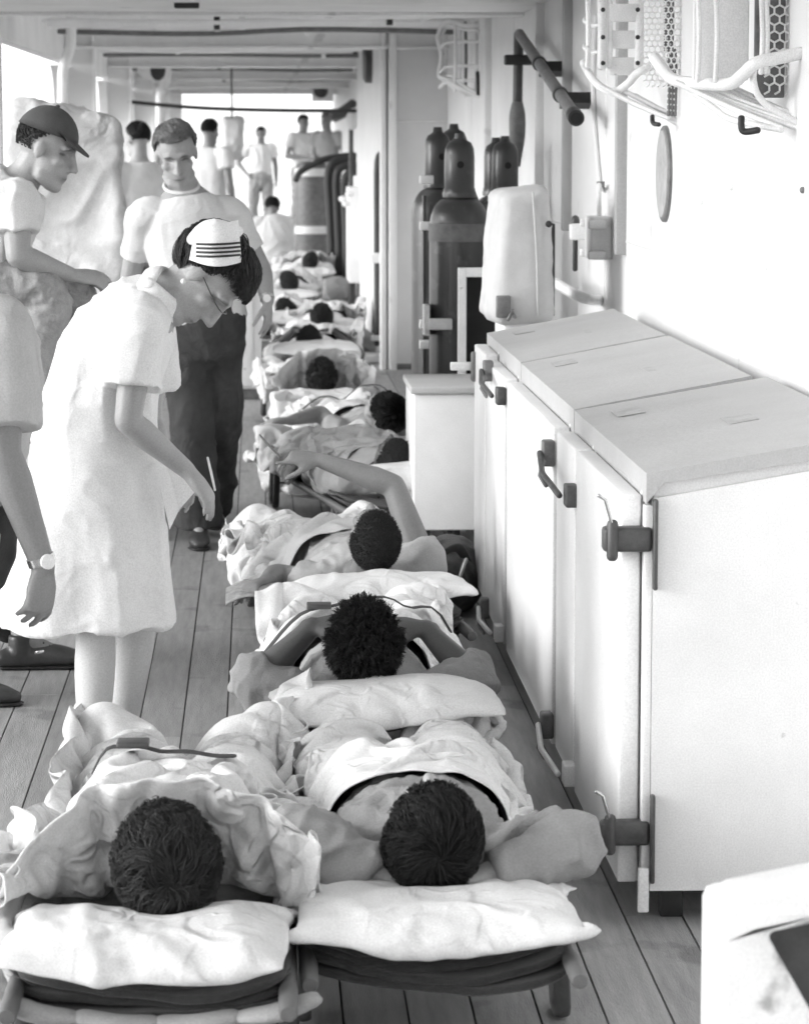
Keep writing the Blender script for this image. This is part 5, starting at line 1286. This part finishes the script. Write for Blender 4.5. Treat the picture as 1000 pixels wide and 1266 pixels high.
def supine(arms='side', turn=0.0, hz=.37, hx=0.0, hand=None, knees=(0, 0)):
    J = dict(pelvis=A(0, 1.22, .235), chest=A(0, .80, .255), neck=A(hx * .5, .61, .285), head=A(hx, .42, hz), sh=[A(-.172, .665, .255), A(.172, .665, .255)],
             hp=[A(-.10, 1.26, .23), A(.10, 1.26, .23)], kn=[A(-.12, 1.66, .245 + knees[0]), A(.12, 1.66, .245 + knees[1])], an=[A(-.12, 2.03, .225), A(.12, 2.03, .225)], toe=[A(-.20, 2.10, .29), A(.20, 2.10, .29)])
    up = A(0, -.96, .28); fw = A(0, .28, .96); ct, st = math.cos(turn), math.sin(turn)
    fw = fw * ct + np.cross(up, fw) * st
    J['hfr'] = frame(fw, up)
    if arms == 'side': J['el'] = [A(-.25, .95, .24), A(.25, .95, .24)]; J['wr'] = [A(-.22, 1.2, .25), A(.22, 1.2, .25)]; J['hand'] = [(A(0, 1, 0), A(1, 0, -.2), .4), (A(0, 1, 0), A(-1, 0, -.2), .4)]
    elif arms == 'behind': J['el'] = [A(-.265, .48, .345), A(.285, .46, .335)]; J['wr'] = [A(-.08, .40, .28), A(.09, .38, .28)]; J['hand'] = [(A(1, -.1, 0), A(0, .3, 1), .3), (A(-1, -.1, 0), A(0, .3, 1), .3)]
    elif arms == 'chest': J['el'] = [A(-.32, .86, .24), A(.32, .86, .24)]; J['wr'] = [A(-.12, .80, .41), A(.14, .84, .41)]; J['hand'] = [(A(1, -.25, -.1), A(0, 0, -1), .35), (A(-1, -.2, -.1), A(0, 0, -1), .35)]
    elif arms == 'neck': J['el'] = [A(-.285, .72, .29), A(.295, .76, .29)]; J['wr'] = [A(-.13, .72, .44), A(.17, .80, .42)]; J['hand'] = [(A(.8, -.3, .1), A(.3, .5, -.8), .5), (A(-.9, .0, .1), A(-.2, .4, -.9), .4)]
    if hand: J.update(hand)
    return J
def finish(o, sub=1, thick=.003):
    if sub: m = o.modifiers.new('subdivide', 'SUBSURF'); m.levels = sub; m.render_levels = sub
    if thick: s = o.modifiers.new('thickness', 'SOLIDIFY'); s.thickness = thick; s.offset = 0
    return o
HC = A(0, -.012, .032)
def head_ell(J): return (J['head'] + HC @ J['hfr'] + A(0, 0, -.005), A(.088, .10, .104))
BL = lambda x, y: .165 + .075 - .034 * (1 - np.clip(x / .25, -1, 1) ** 2) + np.where(y > .52, -.05, 0)
cacheP = {}; cacheS = {}
def place(o, T_):
    o.location = T_[0]; o.rotation_euler = (0, 0, T_[1])
def patient(u, v, yaw, desc, skin='skin', hairm='hairdk', hstyle='short', arms='side', shirt='shirtgrey', sleeve=.62, pil='a', she='a', hz=.37, turn=0.0, vox=.011, nh=900,
            blanket=True, pad=False, J=None, sheet_kw=None, pil_kw=None, hair_kw=None, shirt_kw=None, k=1.0, detail=1, litter=True, bl=0.0, plabel=None):
    if J is None: J = supine(arms, turn, hz)
    hz = J['head'][2]; d = 3800 * (1.74 - hz) / (v - 165)
    hd = PY(u, v, d); a = math.radians(yaw); J = J or supine(arms, turn, hz)
    hl = J['head']; ca, sa = math.cos(a), math.sin(a)
    ox, oy = hd[0] - (hl[0] * ca - hl[1] * sa), hd[1] - (hl[0] * sa + hl[1] * ca)
    T_ = ((ox, oy, 0), a)
    def rt(name, lab, cat, grp):
        return root(name, lab, cat, T_[0], T_[1], grp, world=False)
    if litter:
        r = rt('litter', f'canvas stretcher with wooden poles under {desc}', 'stretcher', 'stretchers laid along the deck')
        litter_parts(r, pad)
    if blanket:
        b = mk('folded_blanket', fold_blanket(int(u) % 9 + 1), 'wool', label=f'folded dark wool blanket under the pillow of {desc}', cat='blanket', group='folded dark blankets', loc=(0, 0, 0)); place(b, T_)
    if pil not in cacheP: cacheP[pil] = crease(pillow_sim(head=head_ell(J), base=lambda x, y: BL(x, y) + bl, **(pil_kw or {})), 0.012, 8, len(cacheP) * 5)
    p = mk('pillow', cacheP[pil], 'pillow', label=f'white pillow under the head of {desc}', cat='pillow', group='pillows', loc=(0, 0, 0)); place(p, T_); finish(p, 1 if detail > 0 else 0, 0)
    pr = rt('person', (plabel or desc.replace('the ', '', 1)) + ' lying on a stretcher', 'person', 'patients lying on stretchers')
    make_body(J, pr, skin, vox, k=k)
    if shirt: make_shirt(J, pr, shirt, .98 * k, sleeve, .0085 if detail > 1 else .013, **{**dict(infl=.012, hem=.1, amp=.007, sc=12, seed=int(u)), **(shirt_kw or {})})
    make_hair(J['head'], J['hfr'], pr, hairm, hstyle, nh, **{**dict(seed=int(v)), **(hair_kw or {})})
    S = None
    if she:
        if she not in cacheS: cacheS[she] = crease(sheet_sim(caps=body_caps(J), **(sheet_kw or dict(x0=-.50, x1=.50, y0=.70, y1=2.42, seed=len(cacheS) * 7, squeeze=.8, sy=.9))), .007, 14, len(cacheS) * 5)
        S = cacheS[she]
        s = mk('bed_sheet', S, 'sheet', label=f'rumpled white sheet covering {desc}', cat='sheet', group='white sheets over patients', loc=(0, 0, 0)); place(s, T_); finish(s, 1 if detail > 0 else 0, .003)
    return T_, pr, S, J
def strap(S, T_, y, x0, x1, lab, dy=0.0, buckle=None, wd=.020):
    V = S[0]; pts = []
    for x in np.linspace(x0, x1, 22):
        yy = y + dy * (x - x0); m = (np.abs(V[:, 0] - x) < .035) & (np.abs(V[:, 1] - yy) < .035)
        z = V[m, 2].max() if m.any() else .2
        pts.append((x, yy, z + .006))
    pts = np.array(pts); pts[1:-1, 2] = (pts[:-2, 2] + 2 * pts[1:-1, 2] + pts[2:, 2]) / 4
    r = root('webbing_strap', lab, 'strap', T_[0], T_[1], 'webbing straps', world=False)
    mk('web', tube(pts, [(.0025, wd)] * len(pts), 8, xdir=(0, 0, 1)), 'webbing', r)
    if buckle is not None:
        q = pts[int(buckle)]; mk('buckle', bbox(q + A(-.035, -.03, .0), q + A(.035, .03, .014), .004), 'steel', r)

# ---- nearest left
sh_l = lambda Y: Y
T1, _, S1, J1 = patient(207, 1066, -.6, 'the nearest left patient', 'skin', 'hairmd', 'wavy', 'side', 'shirtgrey', .9, 'L1', 'L1', vox=.008, nh=9500, pad=True, plabel='nearest left patient with wavy brown hair, wrapped in a sheet,', detail=2,
    J=supine('side', hz=.375, hx=.02, hand=dict(el=[A(-.30, .62, .30), A(.26, .93, .24)], wr=[A(-.29, .36, .25), A(.22, 1.2, .25)], hand=[(A(.1, -1, -.1), A(1, 0, -.3), .5), (A(0, 1, 0), A(-1, 0, 0), .4)])),
    sheet_kw=dict(x0=-.66, x1=.56, y0=.28, y1=2.40, seed=3, squeeze=.82, sy=.90, h=.018, settle=False, xl=.33, xr=.31, grow=1.18, extra=lambda Y: ell_push(Y, A(.03, .26, .34), A(.33, .26, .22)), z0=.48),
    pil_kw=dict(w=.54, l=.38, vol=.0125, c=(-.01, .28), seed=1), hair_kw=dict(length=.085, thick=.026, wave=.012, s=1.03, w=.0012, front=.35))
strap(S1, T1, 1.22, -.17, .13, 'dark webbing strap with buckle across the nearest left patient', buckle=6)
# ---- nearest right
T2, _, S2, J2 = patient(533, 1041, 0.4, 'the nearest right patient', 'skin', 'hairdk', 'short', 'behind', 'shirtgrey', 1.85, 'R1', 'R1', vox=.008, nh=10000, plabel='nearest right patient with dark hair and arms behind his head', detail=2,
    sheet_kw=dict(x0=-.52, x1=.50, y0=.84, y1=2.42, seed=11, squeeze=.80, sy=.90, h=.017, grow=1.26, xl=.30, xr=.30), pil_kw=dict(w=.55, l=.38, vol=.0115, c=(.0, .27), seed=2),
    hair_kw=dict(length=.09, thick=.022, wave=.007, s=1.02, w=.0011, front=.35), shirt_kw=dict(amp=.008, sc=14, slr=.022))
# ---- second: curly hair
T3, _, S3, J3 = patient(450, 791, -1.0, 'the curly black-haired patient', 'skindark', 'hairbk', 'curly', 'neck', 'shirtgrey', 1.35, 'P2', 'P2', hz=.46, bl=.075, vox=.008, nh=6500, plabel='patient with curly black hair and hands on his chest', detail=2,
    sheet_kw=dict(x0=-.52, x1=.52, y0=.98, y1=2.46, seed=21, squeeze=.80, sy=.90, h=.019), pil_kw=dict(w=.50, l=.36, vol=.0125, c=(.05, .26), seed=3, rot=.06, tilt=.12),
    hair_kw=dict(length=.035, thick=.020, s=1.03, w=.0019, front=.35))
strap(S3, T3, 1.18, -.30, .26, 'dark webbing strap across the curly-haired patient', dy=.25, buckle=7, wd=.018)
# ---- third: raised arm, close-cropped
yaw3 = 6.0
J = supine('side', hz=.44)
J['el'] = [A(-.27, .80, .27), A(.11, .72, .575)]; J['wr'] = [A(-.33, .60, .28), A(-.13, .76, .66)]
J['hand'] = [(A(-.55, -.6, -.05), A(.2, -.2, -1), .6), (A(-.95, .05, .12), A(.1, .5, -.85), .5, .1, .7, (.05, .7, .9, 1.0))]
J['sh'][1] = A(.20, .64, .31)
T4, p4, S4, J4 = patient(462, 666, yaw3, 'the close-cropped patient with one arm raised', 'skinmid', 'hairbk', 'buzz', 'side', 'shirtlight', .30, 'P3', 'P3', vox=.0075, nh=3000, detail=2, J=J, bl=.06,
    sheet_kw=dict(x0=-.66, x1=.44, y0=1.0, y1=2.42, seed=31, squeeze=.78, sy=.82, h=.019, xl=.36, grow=1.35), pil_kw=dict(w=.50, l=.33, vol=.010, c=(.0, .24), seed=5), hair_kw=dict(length=.008, thick=.006, w=.0016, front=.38, s=1.02))
pn = root('pencil', 'pencil held up in the raised hand of the close-cropped patient', 'pencil', (0, 0, 0))
h = J['wr'][1] + A(-.15, .02, .03); w_ = A(T4[0][0], T4[0][1], 0); ca, sa = math.cos(T4[1]), math.sin(T4[1])
def l2w(p, T_): c_, s_2 = math.cos(T_[1]), math.sin(T_[1]); return A(T_[0][0] + p[0] * c_ - p[1] * s_2, T_[0][1] + p[0] * s_2 + p[1] * c_, p[2])
hw = l2w(h, T4); mk('shaft', tube([hw + A(.02, 0, -.02), hw + A(-.03, .0, .03), hw + A(-.05, 0, .055)], [.004, .004, .003], 8), 'rust', pn)
# magazine in his other hand
mg = root('magazine', 'open magazine held low at the left by the close-cropped patient', 'magazine', (0, 0, 0))
c = l2w(J['wr'][0] + A(-.06, -.10, .0), T4)
for k, (dx, tl) in enumerate(((-.19, .10), (-.01, -.12))):
    nx = 10; V = []
    for j in range(5):
        for i in range(nx):
            t = i / (nx - 1); q = j / 4; V.append((c[0] + .03 + dx * .6 + .11 * t, c[1] - .06 + .15 * q + .03 * t, c[2] - .03 + .03 * q + tl * (t - (1 - k)) * .2 + .012 * math.sin(t * 3 + k)))
    V = np.array(V); n = len(V); V = np.concatenate([V, V - A(0, 0, .005)])
    F = [tuple(q) for q in grid_faces(nx, 5)]; F = F + [tuple(n + q for q in f_[::-1]) for f_ in F] + [(i, n + i, n + i + 1, i + 1) for i in range(nx - 1)]
    mk('page', (V, F), 'print', mg)
# ---- the row behind
T5, _, S5, _ = patient(487, 568, 10, 'the fourth patient beside the small white cabinet', 'skindark', 'hairbk', 'buzz', 'side', 'tee', .6, 'P2', 'a', nh=1200, hair_kw=dict(length=.01, thick=.006, w=.0025, front=.38, s=1.02))
J = supine('side', turn=.95, hz=.40)
J['wr'] = [A(-.42, .70, .34), A(.32, .62, .36)]; J['el'] = [A(-.24, .84, .36), A(.34, .80, .28)]
J['hand'] = [(A(-1, -.2, 0), A(0, 0, -1), .3), (A(-.3, -1, .1), A(-1, .2, 0), .5)]
T6, p6, S6, J6 = patient(476, 508, 9, 'the fifth patient, face turned left', 'skin', 'hairdk', 'short', 'side', 'shirtlight', .5, 'R1', 'b', J=J, vox=.009, nh=1500, hz=.40,
    sheet_kw=dict(x0=-.56, x1=.52, y0=.86, y1=2.42, seed=41, squeeze=.80, sy=.9), hair_kw=dict(length=.07, thick=.016, wave=.003, s=1.04, w=.003, front=.3))
strap(S6, T6, 1.25, -.30, .24, 'dark webbing strap across the fifth patient in the row', wd=.018)
patient(397, 461, 3, 'the curly brown-haired sixth patient', 'skinmid', 'hairmd', 'curly', 'side', None, .6, 'L1', 'L1', nh=1200, detail=1, hair_kw=dict(length=.025, thick=.012, w=.0035, s=1.04, front=.35))
patient(383, 418, -4, 'the close-cropped seventh patient', 'skindark', 'hairbk', 'buzz', 'chest', 'tee', .7, 'P2', 'c', nh=1000, sheet_kw=dict(x0=-.52, x1=.52, y0=.74, y1=2.42, seed=51, squeeze=.80, sy=.9), hair_kw=dict(length=.01, thick=.008, w=.003, s=1.06, front=.38))
far = [(398, 388, -3, 'the eighth patient in the row', 'skinmid', 'hairdk', 'short'), (352, 381, 2, 'the patient low at the left beside the eighth one', 'skindark', 'hairbk', 'buzz'),
       (356, 345, -2, 'the ninth patient, head turned aside', 'skinmid', 'hairmd', 'short'), (384, 320, 4, 'the tenth patient near the kneeling man', 'skinmid', 'hairmd', 'short'),
       (393, 308, 0, 'the far patient to the right of the kneeling man', 'skin', 'hairdk', 'short'), (375, 299, 0, 'the farthest patient, just below the drum', 'skinmid', 'hairdk', 'short')]
for i, (u, v, yw, ds, sk, hm, hs) in enumerate(far):
    patient(u, v, yw, ds, sk, hm, hs, 'side', 'tee', .6, ('L1', 'P2', 'R1')[i % 3], ('c', 'b', 'a')[i % 3], nh=500, detail=0, vox=.014, turn=(.0, .3, .6, -.4, .2, .3)[i], blanket=False, hair_kw=dict(length=.04, thick=.010, w=.005, s=1.03))
# loose bundle beside the far row
V, F, N = blob([ell((0, 0, .12), (.16, .2, .12)), ell((.12, .1, .1), (.12, .15, .10))], .015, 3)
o = PZ(415, 372, 0.0); V = V + N * (.02 * ridge(V * 8))[:, None]; V[:, 2] = np.maximum(V[:, 2], .003)
mk('clothing_bundle', (V + A(o[0], o[1], 0), F), 'shirtgrey', label='crumpled grey clothing bundle on the deck at the end of the row', cat='bundle')
o = PZ(447, 438, 0.0); V, F, N = blob([tube([(-.16, 0, .08), (0, .05, .10), (.12, .0, .07)], [.07, .09, .06], 12, smooth=8)], .012, 3); V = V + N * (.012 * ridge(V * 11))[:, None]; V[:, 2] = np.maximum(V[:, 2], .003)
mk('clothing_bundle', (V + A(o[0], o[1], 0), F), 'shirtlight', label='pale bundle with a dark strap on the deck beside the seventh patient', cat='bundle')
